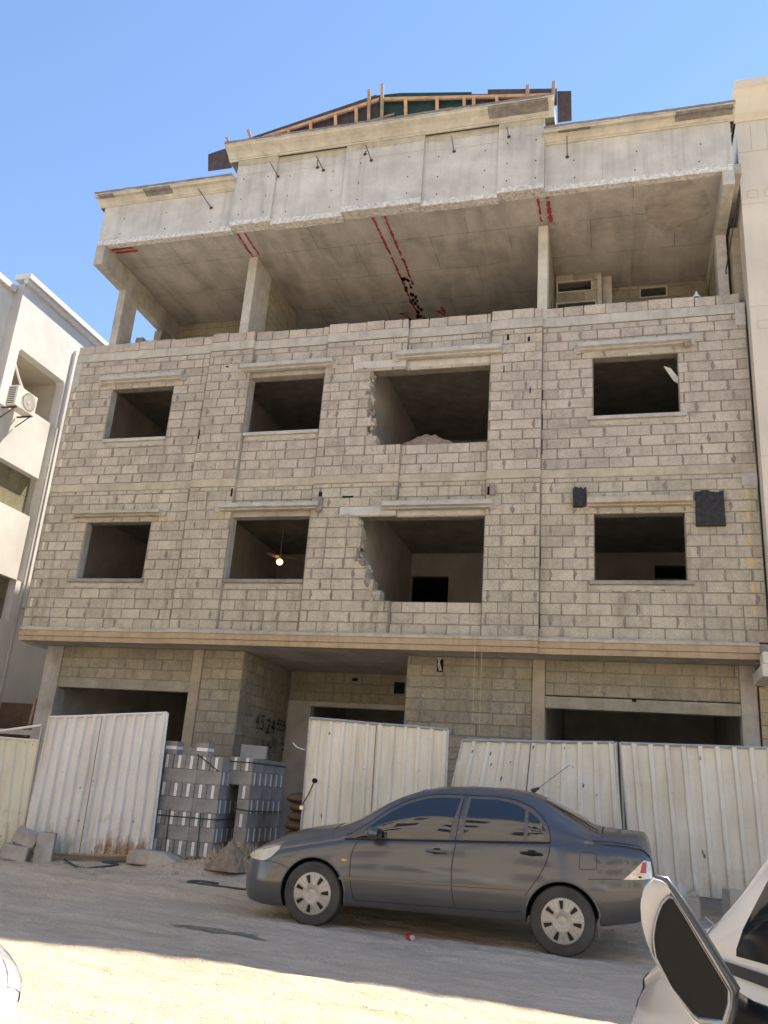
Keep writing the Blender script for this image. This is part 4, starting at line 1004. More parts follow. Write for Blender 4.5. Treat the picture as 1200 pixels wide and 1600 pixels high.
# ------------------------------------------------------------------ site fence of corrugated sheets
def corr_panel(t, TL, TR, BL, BR, mat, ribs, y=-2.5, depth=.022, yr=0.0, frame=True, seams=(), fmat=None, sheetname='corrugated_sheet', bow=.01, inv=False, dent=1.0):
    mb = MB(); pat = [0, 0, 1, 1] if not inv else [1, 1, 0, 0]
    NR_ = 26; rows = []
    us = []
    for k in range(ribs):
        for q, dd in ((0.0, 0), (.60, 0), (.68, 1), (.90, 1)): us.append(((k + q) / ribs, dd))
    us.append((1.0, 0)); sd = U(0, 50)
    for j in range(NR_ + 1):
        v = j / NR_; row = []
        for u_, dd in us:
            x = (BL[0] * (1 - u_) + BR[0] * u_) * (1 - v) + (TL[0] * (1 - u_) + TR[0] * u_) * v
            z = (BL[1] * (1 - u_) + BR[1] * u_) * (1 - v) + (TL[1] * (1 - u_) + TR[1] * u_) * v
            dn = dent * .022 * float(vnoise(np.array(u_ * 7 + sd), np.array(v * 5.), 3)) + dent * .010 * float(vnoise(np.array(u_ * 23 + sd), np.array(v * 15.), 4))
            yy = y + yr * u_ + bow * math.sin(PI * u_) - depth * dd + dn
            row.append((x + .006 * float(vnoise(np.array(u_ * 9.), np.array(v * 6 + sd), 5)), yy, z))
        rows.append(row)
    mb.grid(rows, 0, .5, False)
    mb.build(sheetname, mat, t)
    fm = fmat or mat
    if frame:
        mb = MB(); P = lambda p, dz=0, dy=0: (p[0], y + yr * (1 if p in (TR, BR) else 0) - .012 + dy, p[1] + dz)
        tp = [P(TL)]; 
        for u_ in (.25, .5, .75): tp.append((TL[0] + (TR[0] - TL[0]) * u_, y + yr * u_ + bow * math.sin(PI * u_) - .012, TL[1] + (TR[1] - TL[1]) * u_ + U(-.006, .006)))
        tp.append(P(TR)); mb.tube(tp, .022, 6, sm=False); mb.build('top_rail', fm, t)
        for a, b in ((BL, TL), (BR, TR)):
            mb = MB(); mb.tube([P(a, -.0, .02), P(((a[0] + b[0]) / 2, (a[1] + b[1]) / 2), 0, .02) if a == BL else (((a[0] + b[0]) / 2), y + yr + .008, (a[1] + b[1]) / 2), P(b, 0, .02)], .02, 6, sm=False); mb.build('side_rail', fm, t)
    for u_ in seams:
        mb = MB(); xb = BL[0] + (BR[0] - BL[0]) * u_; xt = TL[0] + (TR[0] - TL[0]) * u_; zb_ = BL[1] + (BR[1] - BL[1]) * u_; zt_ = TL[1] + (TR[1] - TL[1]) * u_
        yy = y + yr * u_ - max(0, -bow) - depth - .016
        mb.face([(xb, yy, zb_ + .02), (xb + .012, yy, zb_ + .02), (xt + .012, yy, zt_ - .03), (xt, yy, zt_ - .03)]); mb.build('seam', MT['rebar'], t)
GR = 'corrugated sheet hoarding panels'
sh_old = sheet_mat('old white sheet', (0.74, 0.735, 0.71), rustbox=(.72, .16, .55, .24)); sh_cream = sheet_mat('cream sheet', (0.76, 0.73, 0.63), grime=.8); sh_grey = sheet_mat('dusty cream sheet', (0.68, 0.67, 0.60), grime=.6); sh_far = sheet_mat('pale cream sheet', (0.70, 0.68, 0.56), grime=.4)
galv = plain('galvanised tube', (0.42, 0.42, 0.41), .45, .5)
t = thing('corrugated_fence', 'leftmost cream corrugated fence panel, cut by the photo edge beside the rusty gate', 'fence panel', (-8.6, -2.42, gz(-8.6, -2.42)), 0, GR)
corr_panel(t, (-9.9, 1.80), (-7.93, 1.765), (-9.6, .10), (-7.80, .14), sh_far, 9, y=-2.42, depth=.03, seams=(.55,))
mb = MB(); mb.tube([(-9.8, -2.47, 1.76), (-8.67, -2.47, 1.88), (-7.92, -2.50, 2.0)], .02, 8); mb.build('brace_pole', MT['ac'], t)
mb = MB(); mb.tube([(-7.93, -2.47, 2.0), (-7.90, -2.46, .12)], .018, 8); mb.build('post', galv, t)
t = thing('corrugated_gate', 'white corrugated gate leaf with rust stains at its lower right corner, beside the block stack', 'gate', (-6.75, -2.5, gz(-6.75, -2.5)), 0, GR)
corr_panel(t, (-7.80, 2.13), (-5.73, 2.29), (-7.84, .115), (-5.67, .26), sh_old, 12, seams=(.475,), depth=.045, bow=.02, dent=1.2)
mb = MB(); mb.tube([(-7.84, -2.52, .115), (-5.67, -2.52, .255)], .022, 6, sm=False); mb.build('bottom_rail', MT['timber_old'], t)
t = thing('corrugated_gate', 'cream corrugated gate leaf with a lock and brown streak, right of the block stack', 'gate', (-2.4, -2.5, gz(-2.4, -2.5)), 0, GR)
corr_panel(t, (-3.41, 2.32), (-1.37, 2.255), (-3.38, .34), (-1.36, .36), sh_cream, 11, seams=(.5,), fmat=galv, depth=.028, bow=-.015)
mb = MB(); mb.tube([(-3.24, -2.54, 1.46), (-3.30, -2.56, 1.28), (-3.385, -2.56, 1.12)], .009, 6); mb.build('chain', MT['rebar'], t)
mb = MB(); mb.tube([(-3.24, -2.55, 1.46), (-3.24, -2.50, 1.46)], .035, 10); mb.build('lock_hole', MT['hole'], t)
mb = MB(); mb.tube([(-3.385, -2.58, 1.09), (-3.385, -2.54, 1.09)], .03, 10); mb.build('padlock', MT['can_end'], t)
mb = MB(); mb.tube([(-3.43, -2.53, 1.87), (-3.55, -2.55, 1.90), (-3.64, -2.5, 1.96)], .008, 6); mb.build('wire_loop', MT['pipe'], t)
t = thing('corrugated_fence', 'dusty corrugated fence panel with a slanting left edge and dark scuffs, behind the grey car', 'fence panel', (-.2, -2.5, gz(-.2, -2.5)), 0, GR)
corr_panel(t, (-1.15, 2.125), (.86, 2.205), (-1.50, .36), (.97, .36), sh_grey, 10, seams=(.46,), depth=.034, fmat=galv, dent=1.5)
mb = MB()
for (x, z, h) in ((-1.02, 1.96, .05), (-.77, 1.94, .06), (-.76, 1.80, .05), (-.5, 1.86, .03), (-.62, 1.62, .07), (-.2, 2.06, .05), (.45, 1.6, .06), (.62, 1.52, .04)):
    mb.face([(x, -2.545, z), (x + .018, -2.545, z + h * .3), (x + .03, -2.545, z + h), (x + .008, -2.545, z + h * .8)])
mb.build('scuff', MT['rebar'], t)
t = thing('corrugated_fence', 'long dusty corrugated fence panel at right, behind the upright kerb block', 'fence panel', (2.6, -2.5, gz(2.6, -2.5)), 0, GR)
corr_panel(t, (.95, 2.20), (4.6, 2.27), (1.06, .45), (4.6, .42), sh_grey, 18, depth=.042, fmat=galv, bow=.0, dent=1.5)
t = thing('steel_post', 'pair of galvanised fence posts bolted together behind the car boot', 'post', (.91, -2.45, .2))
for x in (.885, .935):
    mb = MB(); mb.tube([(x + .05, -2.44, .25), (x, -2.44, 2.22)], .018, 8); mb.build('post_tube', galv, t)

# ------------------------------------------------------------------ stacks of insulated blocks
SG = 'grey insulated concrete blocks stacked in strapped packs'
def mk_block(L=.40, W=.19, H=.197, end=True):
    mb = MB(); mb.box((-L / 2, -W / 2, 0), (L / 2, W / 2, H), 0, .5, None, ch=.004)
    # insulation core shows on both ends and the top as a proud strip
    for s_ in (-1, 1): mb.box((s_ * L / 2 - .003, -.021, .006), (s_ * L / 2 + .003, .021, H - .006), 1)
    mb.box((-L / 2 + .02, -.024, H - .003), (L / 2 - .02, .024, H + .0025), 1)
    for s_ in (-1, 1): mb.box((s_ * L / 2 - .0033, -.0015, .012), (s_ * L / 2 + .0036, .0015, H - .012), 0)
    return mb
b0 = mk_block().build('concrete_block', [MT['stackblock'], MT['insul']])
LB1 = 'grey insulated concrete block inside the left strapped pack'; LB2 = 'grey insulated concrete block inside the right strapped pack'
tag(b0, LB1, 'concrete block', SG)
first = [True]
def put(loc, rz, label):
    if first[0]:
        o = b0; first[0] = False
    else:
        o = b0.copy(); COL.objects.link(o)
    o.location = loc; o.rotation_euler = (U(-.006, .006), U(-.006, .006), rz + U(-.015, .015)); o['label'] = label; return o
H = PI / 2
def pack(fx, fy, ang, nx_, ny_, nz, z0, label, endrows, front_l=.4):
    # local frame: origin at the front right corner, -x to the left, +y to the back
    M = Matrix.Translation((fx, fy, z0)) @ Matrix.Rotation(ang, 4, 'Z')
    W_ = nx_ * .2; D_ = ny_ * .2
    for r in range(nz):
        z = r * .2
        if r in endrows:      # ends face the front
            for i in range(nx_):
                p = M @ Vector((-(i + .5) * .2, .2, z)); put(p, ang + H, label)
            for k in range(1, int(D_ / .4 + .01)):   # right flank: long faces
                p = M @ Vector((-.1, .2 + k * .4, z)); put(p, ang + H, label)
        else:                 # long faces to the front, ends to the flank
            for k in range(ny_):
                p = M @ Vector((-.2, (k + .5) * .2, z)); put(p, ang, label)
            for i in range(1, int(W_ / .4 + .01)):
                p = M @ Vector((-.2 - i * .4, .1, z)); put(p, ang, label)
    if True:                  # top layer filled in
        for i in range(1, nx_):
            for k in range(1, int(D_ / .4 + .01)):
                p = M @ Vector((-(i + .5) * .2, .2 + k * .4, (nz - 1) * .2)); put(p, ang + H, label)
    return M
ML = pack(-4.80, -2.30, math.radians(3), 6, 6, 7, .30, LB1, (0, 2, 4, 6))
MR = Matrix.Translation((-4.43, -2.02, .33)) @ Matrix.Rotation(math.radians(-2), 4, 'Z')
for r in range(7):
    up_ = r >= 5
    if r in (6, 4, 2, 0) and r != 4 or r == 4:
        if r in (5, 3, 1): continue
        for i in range(2 if up_ else 1):
            put(MR @ Vector((-(i + .5) * .2, .2, r * .2)), math.radians(-2) + H, LB2)
        for k in (1, 2): put(MR @ Vector((-.1, .2 + k * .4, r * .2)), math.radians(-2) + H, LB2)
    else:
        for k in range(6):
            o_ = put(MR @ Vector((-.2 if up_ else -.1, (k + .5) * .2, r * .2)), math.radians(-2), LB2)
            if not up_: o_.scale = (.5, 1, 1)
for k in (1, 2): put(MR @ Vector((-.3, .2 + k * .4, 1.2)), math.radians(-2) + H, LB2)
for (lx, ly, dz, rz, lab) in ((-.86, .2, 1.40, 0, 'loose grey block with white strip on top, left of three on the stack'), (-.58, .22, 1.40, .1, 'small dark broken block lying between two loose blocks on the stack'), (-.34, .18, 1.40, 0, 'loose grey block with bright white top, right of three on the stack')):
    p = ML @ Vector((lx, ly, dz)); o = put(p, rz, lab); o['group'] = 'loose blocks on top of the stack'
    if 'broken' in lab: o.scale = (.6, .9, .6)
    else: o.rotation_euler = (H, 0, rz); o.location.z += .095; o.scale = (.5, 1, 1)
p = MR @ Vector((-.18, .35, 1.40)); o = put(p, .35, 'tilted grey block on top of the right strapped pack'); o['group'] = 'loose blocks on top of the stack'
# straps
def strap(pts, lab):
    mb = MB()
    for a, b in zip(pts, pts[1:]):
        mb.tube([a, b], .008, 4, sm=False)
    single(mb, 'packing_strap', MT['strap'], lab, 'strap', tuple(pts[0]), 'green straps round the block packs')
def loop(M, x0, x1, y0, y1, z, dz=0): return [M @ Vector(p) for p in ((x0, y0, z), (x1, y0, z + dz), (x1, y1, z + dz * 1.5))]
strap(loop(ML, -1.21, .012, -.014, 1.2, .52, 0), 'green strap low around the left pack')
strap(loop(MR, -.41, .012, -.014, 1.2, 1.33, 0), 'green strap high around the right pack')
strap(loop(MR, -.21, .012, -.014, 1.2, .66, -.02), 'green strap at mid height of the right pack')
strap([ML @ Vector(p) for p in ((-.93, -.012, 0), (-.93, -.012, 1.41), (-.93, .6, 1.41))], 'upright dark strap at the left of the left pack')
strap([ML @ Vector(p) for p in ((-.72, -.012, 0), (-.74, -.012, .62))], 'short upright green strap low on the left pack')
strap([ML @ Vector(p) for p in ((-.22, -.012, 0), (-.24, -.012, .60))], 'short upright green strap near the corner of the left pack')
strap([ML @ Vector(p) for p in ((-.42, -.015, 1.42), (-.05, -.016, 1.20))], 'slack green strap slanting down from the top of the left pack')
# pile of sacks behind the stack
for k in range(7):
    rows = []; zc = .42 + k * .13; xo = U(-.05, .05)
    for i in range(9):
        a = -PI / 2 + PI * i / 8; rows.append([(-3.66 + xo + .34 * math.copysign(abs(math.cos(a)) ** .5, math.cos(a)) * math.copysign(abs(math.cos(2 * PI * j / 16)) ** .6, math.cos(2 * PI * j / 16)), -1.45 + .26 * math.cos(a) * math.sin(2 * PI * j / 16) * 1.1, zc + .075 * math.sin(a) + .012 * math.sin(j * 2.0)) for j in range(16)])
    mb = MB(); mb.grid(rows, 0, .5, True, closed=True)
    single(mb, 'brown_sack', MT['sack'], ('topmost' if k == 6 else 'lower') + ' brown sack in the pile behind the gate gap', 'sack', (-3.66, -1.45, zc), 'brown sacks piled behind the gate')
# dirt mound and dry grass
mh = heap(-4.20, -2.95, gz(-4.2, -2.9) - .03, .34, .28, .40, MT['soil'], 'dirt_mound', None, 5, peak=1.0); tag(mh, 'small brown dirt mound against the foot of the block stack', 'dirt mound')
mb = MB()
for k in range(420):
    x = random.gauss(-4.1, .38); y = random.gauss(-2.82, .14); z = gz(x, y) + max(0, .26 - abs(x + 4.2) * .5) * .8; l = U(.05, .16); a = U(0, 2 * PI)
    dx, dy = math.cos(a) * U(.02, .07), math.sin(a) * U(.02, .05)
    mb.face([(x - .006, y, z), (x + .006, y, z), (x + dx, y + dy, z + l)])
o = mb.build('dry_grass', MT['grass']); o['kind'] = 'stuff'; o['label'] = 'dry straw like grass around the dirt mound'; o['category'] = 'grass'

# ------------------------------------------------------------------ blocks and bits on the ground
def hollow(name, label, loc, rz, tilt=(0, 0), dims=(.40, .20, .20), cells=2, mat='conc', group=None):
    L_, W_, H_ = dims; mb = MB(); w = .028
    # cells open along local y
    mb.box((-L_ / 2, -W_ / 2, 0), (L_ / 2, W_ / 2, w)); mb.box((-L_ / 2, -W_ / 2, H_ - w), (L_ / 2, W_ / 2, H_))
    for i in range(cells + 1):
        x = -L_ / 2 + (L_ - w) * i / cells; mb.box((x, -W_ / 2 + .001, w), (x + w, W_ / 2 - .001, H_ - w))
    mb.box((-L_ / 2 + .002, W_ / 2 - .05, w), (L_ / 2 - .002, W_ / 2 - .03, H_ - w))
    o = mb.build(name, MT[mat]); o.location = loc; o.rotation_euler = (tilt[0], tilt[1], rz); return tag(o, label, 'concrete block', group)
hollow('hollow_block', 'upright hollow concrete block at the foot of the rusty gate', (-7.15, -2.93, gz(-7.15, -2.93) + .20), math.radians(118), (0, H), (.42, .24, .22))
mb = MB(); mb.box((-.2, -.1, 0), (.2, .1, .2), 0, .5, None, ch=.012); o = mb.build('solid_block', MT['conc']); o.location = (-7.60, -2.95, gz(-7.6, -2.95) + .01); o.rotation_euler = (0, .1, .2); tag(o, 'plain concrete block lying beside the hollow block at the left edge', 'concrete block')
mb = MB(); mb.box((-.17, -.12, 0), (.17, .12, .2), 0, .5, None, ch=.012); o = mb.build('solid_block', MT['conc']); o.location = (-7.58, -2.85, gz(-7.6, -2.85) + .215); o.rotation_euler = (.1, .35, .5); tag(o, 'tilted broken block lying on top of the left edge block', 'concrete block')
# rounded kerb stone under the gate
mb = MB(); rows = []
for i in range(13):
    x = -.42 + .84 * i / 12; s_ = 1 - .55 * smooth(.15, .5, x) ; e = min(1, (i + .6) / 1.8) if i < 2 else 1
    rows.append([(x, (-.14 + (0 if k in (0, 1) else .28)) * e * (.8 + .2 * s_), z) for k, z in enumerate((0, .19 * s_ * e, .19 * s_ * e, 0))])
mb.grid(rows, 0, .5, False, closed=True); mb.poly(rows[0]); mb.poly(rows[-1])
o = mb.build('kerb_stone', MT['conc'], fix=True); o.location = (-5.48, -2.72, gz(-5.5, -2.72) - .01); o.rotation_euler = (0, 0, -.03)
bv = o.modifiers.new('bev', 'BEVEL'); bv.width = .03; bv.segments = 3; tag(o, 'grey rounded kerb stone propping the rusty gate corner', 'kerb stone')
# right side blocks
mb = MB(); mb.box((-.075, -.10, 0), (.075, .10, .42), 0, .5, None, ch=.006); o = mb.build('upright_block', MT['conc']); o.location = (2.17, -2.82, gz(2.17, -2.82) + .0); o.rotation_euler = (0, .02, .35); tag(o, 'tall narrow concrete block standing on end before the right fence panel', 'concrete block')
mb = MB(); mb.box((-.20, -.1, 0), (.20, .1, .24), 0, .5, None, ch=.012); o = mb.build('solid_block', MT['conc']); o.location = (1.62, -2.62, gz(1.6, -2.6) + .0); o.rotation_euler = (0, 0, .1); tag(o, 'grey concrete block propping the fence sheet behind the mirror', 'concrete block')
mb = MB(); mb.box((-.5, -.08, 0), (.5, .08, .18), 0, .5, None, ch=.01); o = mb.build('dark_block', MT['conc_dark']); o.location = (2.9, -2.55, gz(2.8, -2.55) + .02); tag(o, 'dark low block under the fence right of the upright block', 'concrete block')
# crumpled sheet edge
mb = MB(); rows = []
for i in range(10):
    rows.append([(1.42 + .045 * i, -2.56 - .05 * math.sin(j * 1.4 + i * .8) - .03 * j, .50 - .028 * j + .02 * math.sin(i * 1.7 + j)) for j in range(5)])
mb.grid(rows, 0, .5, False); single(mb, 'crumpled_sheet', sh_grey, 'crumpled torn sheet metal edge resting on the block by the fence', 'scrap metal', (1.6, -2.6, .4))
# wires
def wire(name, pts, r, mat, lab, cat='wire'):
    P = [(x, y, gz(x, y) + .012 + z) for x, y, z in pts]; fine = []
    for i in range(len(P) - 1):
        p0 = Vector(P[max(i - 1, 0)]); p1 = Vector(P[i]); p2 = Vector(P[i + 1]); p3 = Vector(P[min(i + 2, len(P) - 1)])
        for q in range(6):
            t_ = q / 6; fine.append(.5 * ((2 * p1) + (p2 - p0) * t_ + (2 * p0 - 5 * p1 + 4 * p2 - p3) * t_ ** 2 + (3 * p1 - p0 - 3 * p2 + p3) * t_ ** 3))
    fine.append(Vector(P[-1])); mb = MB(); mb.tube(fine, r, 6); single(mb, name, MT[mat], lab, cat, tuple(fine[0]))
wire('water_hose', [(-6.9, -2.75, .02), (-6.5, -2.95, 0), (-6.2, -3.0, 0), (-5.95, -2.85, .01), (-6.3, -2.7, .02), (-5.7, -2.68, .02), (-5.3, -2.75, .02)], .014, 'hose', 'dark hose coiled on the sand under the rusty gate', 'hose')
wire('water_hose', [(-4.05, -3.55, 0), (-4.35, -3.5, 0), (-4.45, -3.62, 0), (-4.2, -3.75, 0), (-3.7, -3.8, .0), (-3.3, -3.75, 0)], .013, 'hose', 'dark curved hose end on the sand in front of the car nose', 'hose')
wire('twig', [(1.75, -3.4, .02), (1.95, -3.35, .04), (2.1, -3.45, .02), (2.35, -3.4, .03)], .010, 'pipe', 'pale crooked twig on the ground behind the white car mirror', 'twig')
wire('twig', [(1.85, -3.05, .10), (1.98, -3.15, .03), (2.1, -3.2, .01)], .009, 'pipe', 'short pale twig leaning near the upright block', 'twig')
wire('twig', [(1.9, -3.7, .01), (2.2, -3.65, .03), (2.5, -3.75, .01)], .008, 'pipe', 'thin pale twig nearest the white car among the debris', 'twig')
# pebbles and crumbs: countless
mb = MB()
for k in range(1500):
    z_ = random.random()
    if z_ < .55: x = U(-8, 4); y = -2.75 - abs(random.gauss(0, .35))
    elif z_ < .7: x = random.gauss(2.0, .5); y = random.gauss(-3.2, .35)
    else: x = U(-7, 3); y = U(-9.5, -3)
    r = U(.004, .012) if z_ > .7 else U(.006, .026)
    c = Vector((x, y, gz(x, y) + r * .3)); P = [c + Vector((U(.7, 1) * r * math.cos(a), U(.7, 1) * r * math.sin(a), 0)) for a in (0, 1.3, 2.6, 3.8, 5)]; tp = c + Vector((U(-.3, .3) * r, U(-.3, .3) * r, r * U(.5, .9)))
    for i in range(5): mb.face([P[i], P[(i + 1) % 5], tp])
o = mb.build('gravel', MT['conc']); o['kind'] = 'stuff'; o['label'] = 'loose gravel and cement crumbs scattered on the sand'; o['category'] = 'gravel'
# damp stain on the ground: a thin sheet 4 mm above
mb = MB(); P = []
for k in range(40):
    a = 2 * PI * k / 40; r = U(.75, 1.15); P.append((-2.72 + .50 * r * math.cos(a), -6.28 + (.13 + .07 * math.cos(a + .5)) * r * math.sin(a) - .06 * math.cos(a)))
rows = [[(-2.72 + (p[0] + 2.72) * s_, -6.28 + (p[1] + 6.28) * s_, 0) for p in P] for s_ in (0.02, .35, .7, 1.0)]
rows = [[(x, y, gz(x, y) + .004) for x, y, _ in r] for r in rows]; mb.grid(rows, 0, .5, True, closed=True)
o = mb.build('damp_stain', MT['stain']); o['kind'] = 'structure'
# drink can
t = thing('drink_can', 'crushed red drink can lying on the sand under the grey car', 'can', (-1.08, -5.35, gz(-1.08, -5.35) + .033), math.radians(-55))
mb = MB(); mb.tube([(-.055, 0, 0), (-.045, 0, 0), (.0, .002, 0), (.045, 0, 0), (.055, 0, 0)], [.026, .033, .031, .033, .027], 16)
mb.v = [tuple(world(t) @ Vector(p)) for p in mb.v]; mb.build('can_body', MT['can_red'], t)
mb = MB(); mb.tube([(.0555, 0, 0), (.060, 0, 0)], [.027, .025], 16); mb.v = [tuple(world(t) @ Vector(p)) for p in mb.v]; mb.build('can_end', MT['can_end'], t)
# ------------------------------------------------------------------ cars
UL = 4.49
T = dict(
 zt=[(0, .60), (.06, .655), (.15, .70), (.31, .785), (.45, .85), (.6, .905), (.8, .95), (1.0, .985), (1.18, 1.015), (1.30, 1.06), (1.5, 1.17), (1.8, 1.325), (2.05, 1.425), (2.25, 1.475), (2.6, 1.505), (3.0, 1.508), (3.25, 1.485), (3.45, 1.425), (3.75, 1.29), (3.93, 1.20), (4.0, 1.178), (4.2, 1.175), (4.40, 1.165), (4.45, 1.12), (4.475, .98), (4.49, .82)],
 zr=[(0, .585), (.06, .63), (.18, .675), (.35, .72), (.55, .765), (.92, .845), (1.18, .895), (1.30, .945), (1.44, 1.015), (1.6, 1.13), (1.755, 1.235), (1.906, 1.315), (2.1, 1.385), (2.3, 1.42), (2.6, 1.44), (3.0, 1.442), (3.2, 1.43), (3.4, 1.385), (3.62, 1.25), (3.88, 1.10), (4.0, 1.07), (4.2, 1.062), (4.38, 1.05), (4.44, 1.0), (4.475, .90), (4.49, .78)],
 wr=[(0, .22), (.03, .33), (.07, .42), (.13, .49), (.2, .54), (.35, .60), (.55, .635), (.92, .66), (1.3, .67), (1.6, .645), (2.0, .605), (2.5, .575), (3.2, .572), (3.6, .595), (3.9, .64), (4.2, .65), (4.38, .62), (4.45, .59), (4.49, .52)],
 zb=[(0, .53), (.1, .57), (.35, .645), (.55, .69), (.92, .765), (1.18, .82), (1.36, .855), (2.5, .935), (3.5, 1.0), (3.9, 1.015), (4.2, 1.01), (4.38, .99), (4.45, .93), (4.49, .72)],
 wb=[(0, .26), (.03, .39), (.07, .49), (.13, .575), (.2, .64), (.28, .69), (.38, .735), (.6, .775), (.92, .795), (1.36, .80), (2.5, .805), (3.5, .79), (3.9, .765), (4.2, .735), (4.38, .70), (4.45, .665), (4.49, .60)],
 wm=[(0, .28), (.03, .42), (.07, .53), (.13, .62), (.2, .69), (.3, .75), (.4, .79), (.52, .82), (.8, .842), (1.1, .85), (3.6, .85), (4.0, .83), (4.25, .79), (4.38, .755), (4.45, .71), (4.49, .65)],
 zs=[(0, .27), (.06, .215), (.18, .165), (.4, .145), (.7, .15), (1.4, .225), (3.28, .262), (3.7, .28), (4.0, .295), (4.3, .35), (4.45, .41), (4.49, .46)])
def rm_(u): return 1.04 - (1.04 - u) * .92 if u < 1.04 else u
T = {k: [(rm_(u), q) for u, q in v] for k, v in T.items()}
def half(u, full=True):
    g_ = {k: interp(v, u) for k, v in T.items()}
    zs, zb, zr, zt, wb, wr, wm = (g_[k] for k in ('zs', 'zb', 'zr', 'zt', 'wb', 'wr', 'wm'))
    zm = zs + .42 * (zb - zs)
    P = [(0, zs + .05), (wm * .75, zs + .03), (wm - .055, zs), (wm - .022, zs + .035), (wm - .006, zs + (zm - zs) * .55), (wm, zm), (wm + .0, zm + .03), (wm - .012, zm + (zb - zm) * .42), (wm * .45 + wb * .55 - .002, zm + (zb - zm) * .78), (wb + .004, zb - .012), (wb - .012, zb + .008)]
    w1, z1 = wb - .012, zb + .008
    for t_ in (.25, .5, .75): P.append((w1 + (wr - w1) * t_ + .045 * math.sin(PI * t_), z1 + (zr - z1) * t_ + .004 * math.sin(PI * t_)))
    P += [(wr + .006, zr - .006), (wr - .008, zr + .010), (wr * .90, zr + (zt - zr) * .38), (wr * .72, zr + (zt - zr) * .68), (wr * .45, zr + (zt - zr) * .91), (wr * .2, zt - (zt - zr) * .015), (0, zt)]
    return P
def side_w(u, z):
    P = half(u)[2:16]
    if z <= P[0][1]: return P[0][0]
    for (w0, z0), (w1, z1) in zip(P, P[1:]):
        if z0 <= z <= z1 and z1 > z0: return w0 + (w1 - w0) * (z - z0) / (z1 - z0)
    return P[-1][0]
def pline(pts, n):
    d = [0]
    for a, b in zip(pts, pts[1:]): d.append(d[-1] + math.dist(a, b))
    out = []
    for i in range(n + 1):
        s_ = d[-1] * i / n
        for k in range(len(pts) - 1):
            if s_ <= d[k + 1] + 1e-9:
                f = (s_ - d[k]) / max(1e-9, d[k + 1] - d[k]); out.append((pts[k][0] + (pts[k + 1][0] - pts[k][0]) * f, pts[k][1] + (pts[k + 1][1] - pts[k][1]) * f)); break
    return out
def patch(mb, lo, up, off, sgn, n=20, m_=8, mi=0):
    L_, H_ = pline(lo, n), pline(up, n); rows = []
    for a, b in zip(L_, H_):
        row = []
        for j in range(m_ + 1):
            t_ = j / m_; u_ = a[0] + (b[0] - a[0]) * t_; z = a[1] + (b[1] - a[1]) * t_
            row.append((u_ - 2.24, sgn * (side_w(u_, z) + off), z))
        rows.append(row)
    mb.grid(rows, mi, .5, True, flip=(sgn < 0))
def sline(mb, pts, w, off, sgn, mi=0, n=24):
    F = pline(pts, n); rows = []
    for i, p in enumerate(F):
        q = F[min(i + 1, n)]; r = F[max(i - 1, 0)]; d = Vector((q[0] - r[0], q[1] - r[1])); d.normalize() if d.length else None; nn = Vector((-d.y, d.x)) * w / 2
        rows.append([(p[0] + s_ * nn.x - 2.24, sgn * (side_w(p[0] + s_ * nn.x, p[1] + s_ * nn.y) + off), p[1] + s_ * nn.y) for s_ in (-1, 1)])
    mb.grid(rows, mi, .5, True, flip=(sgn < 0))
def toppatch(mb, us, fr, off=.004, mi=0):
    rows = []
    for u_ in us:
        P = half(u_)[15:]; fr_ = fr(u_) if callable(fr) else fr; row = []
        for t_ in np.linspace(-fr_, fr_, 17):
            w = abs(t_) * P[0][0]; z = P[-1][1]
            for (w0, z0), (w1, z1) in zip(P, P[1:]):
                if w1 <= w <= w0: z = z1 + (z0 - z1) * (w - w1) / max(1e-6, w0 - w1); break
            row.append((u_ - 2.24, math.copysign(w, t_), z + off))
        rows.append(row)
    mb.grid(rows, mi, .5, True)

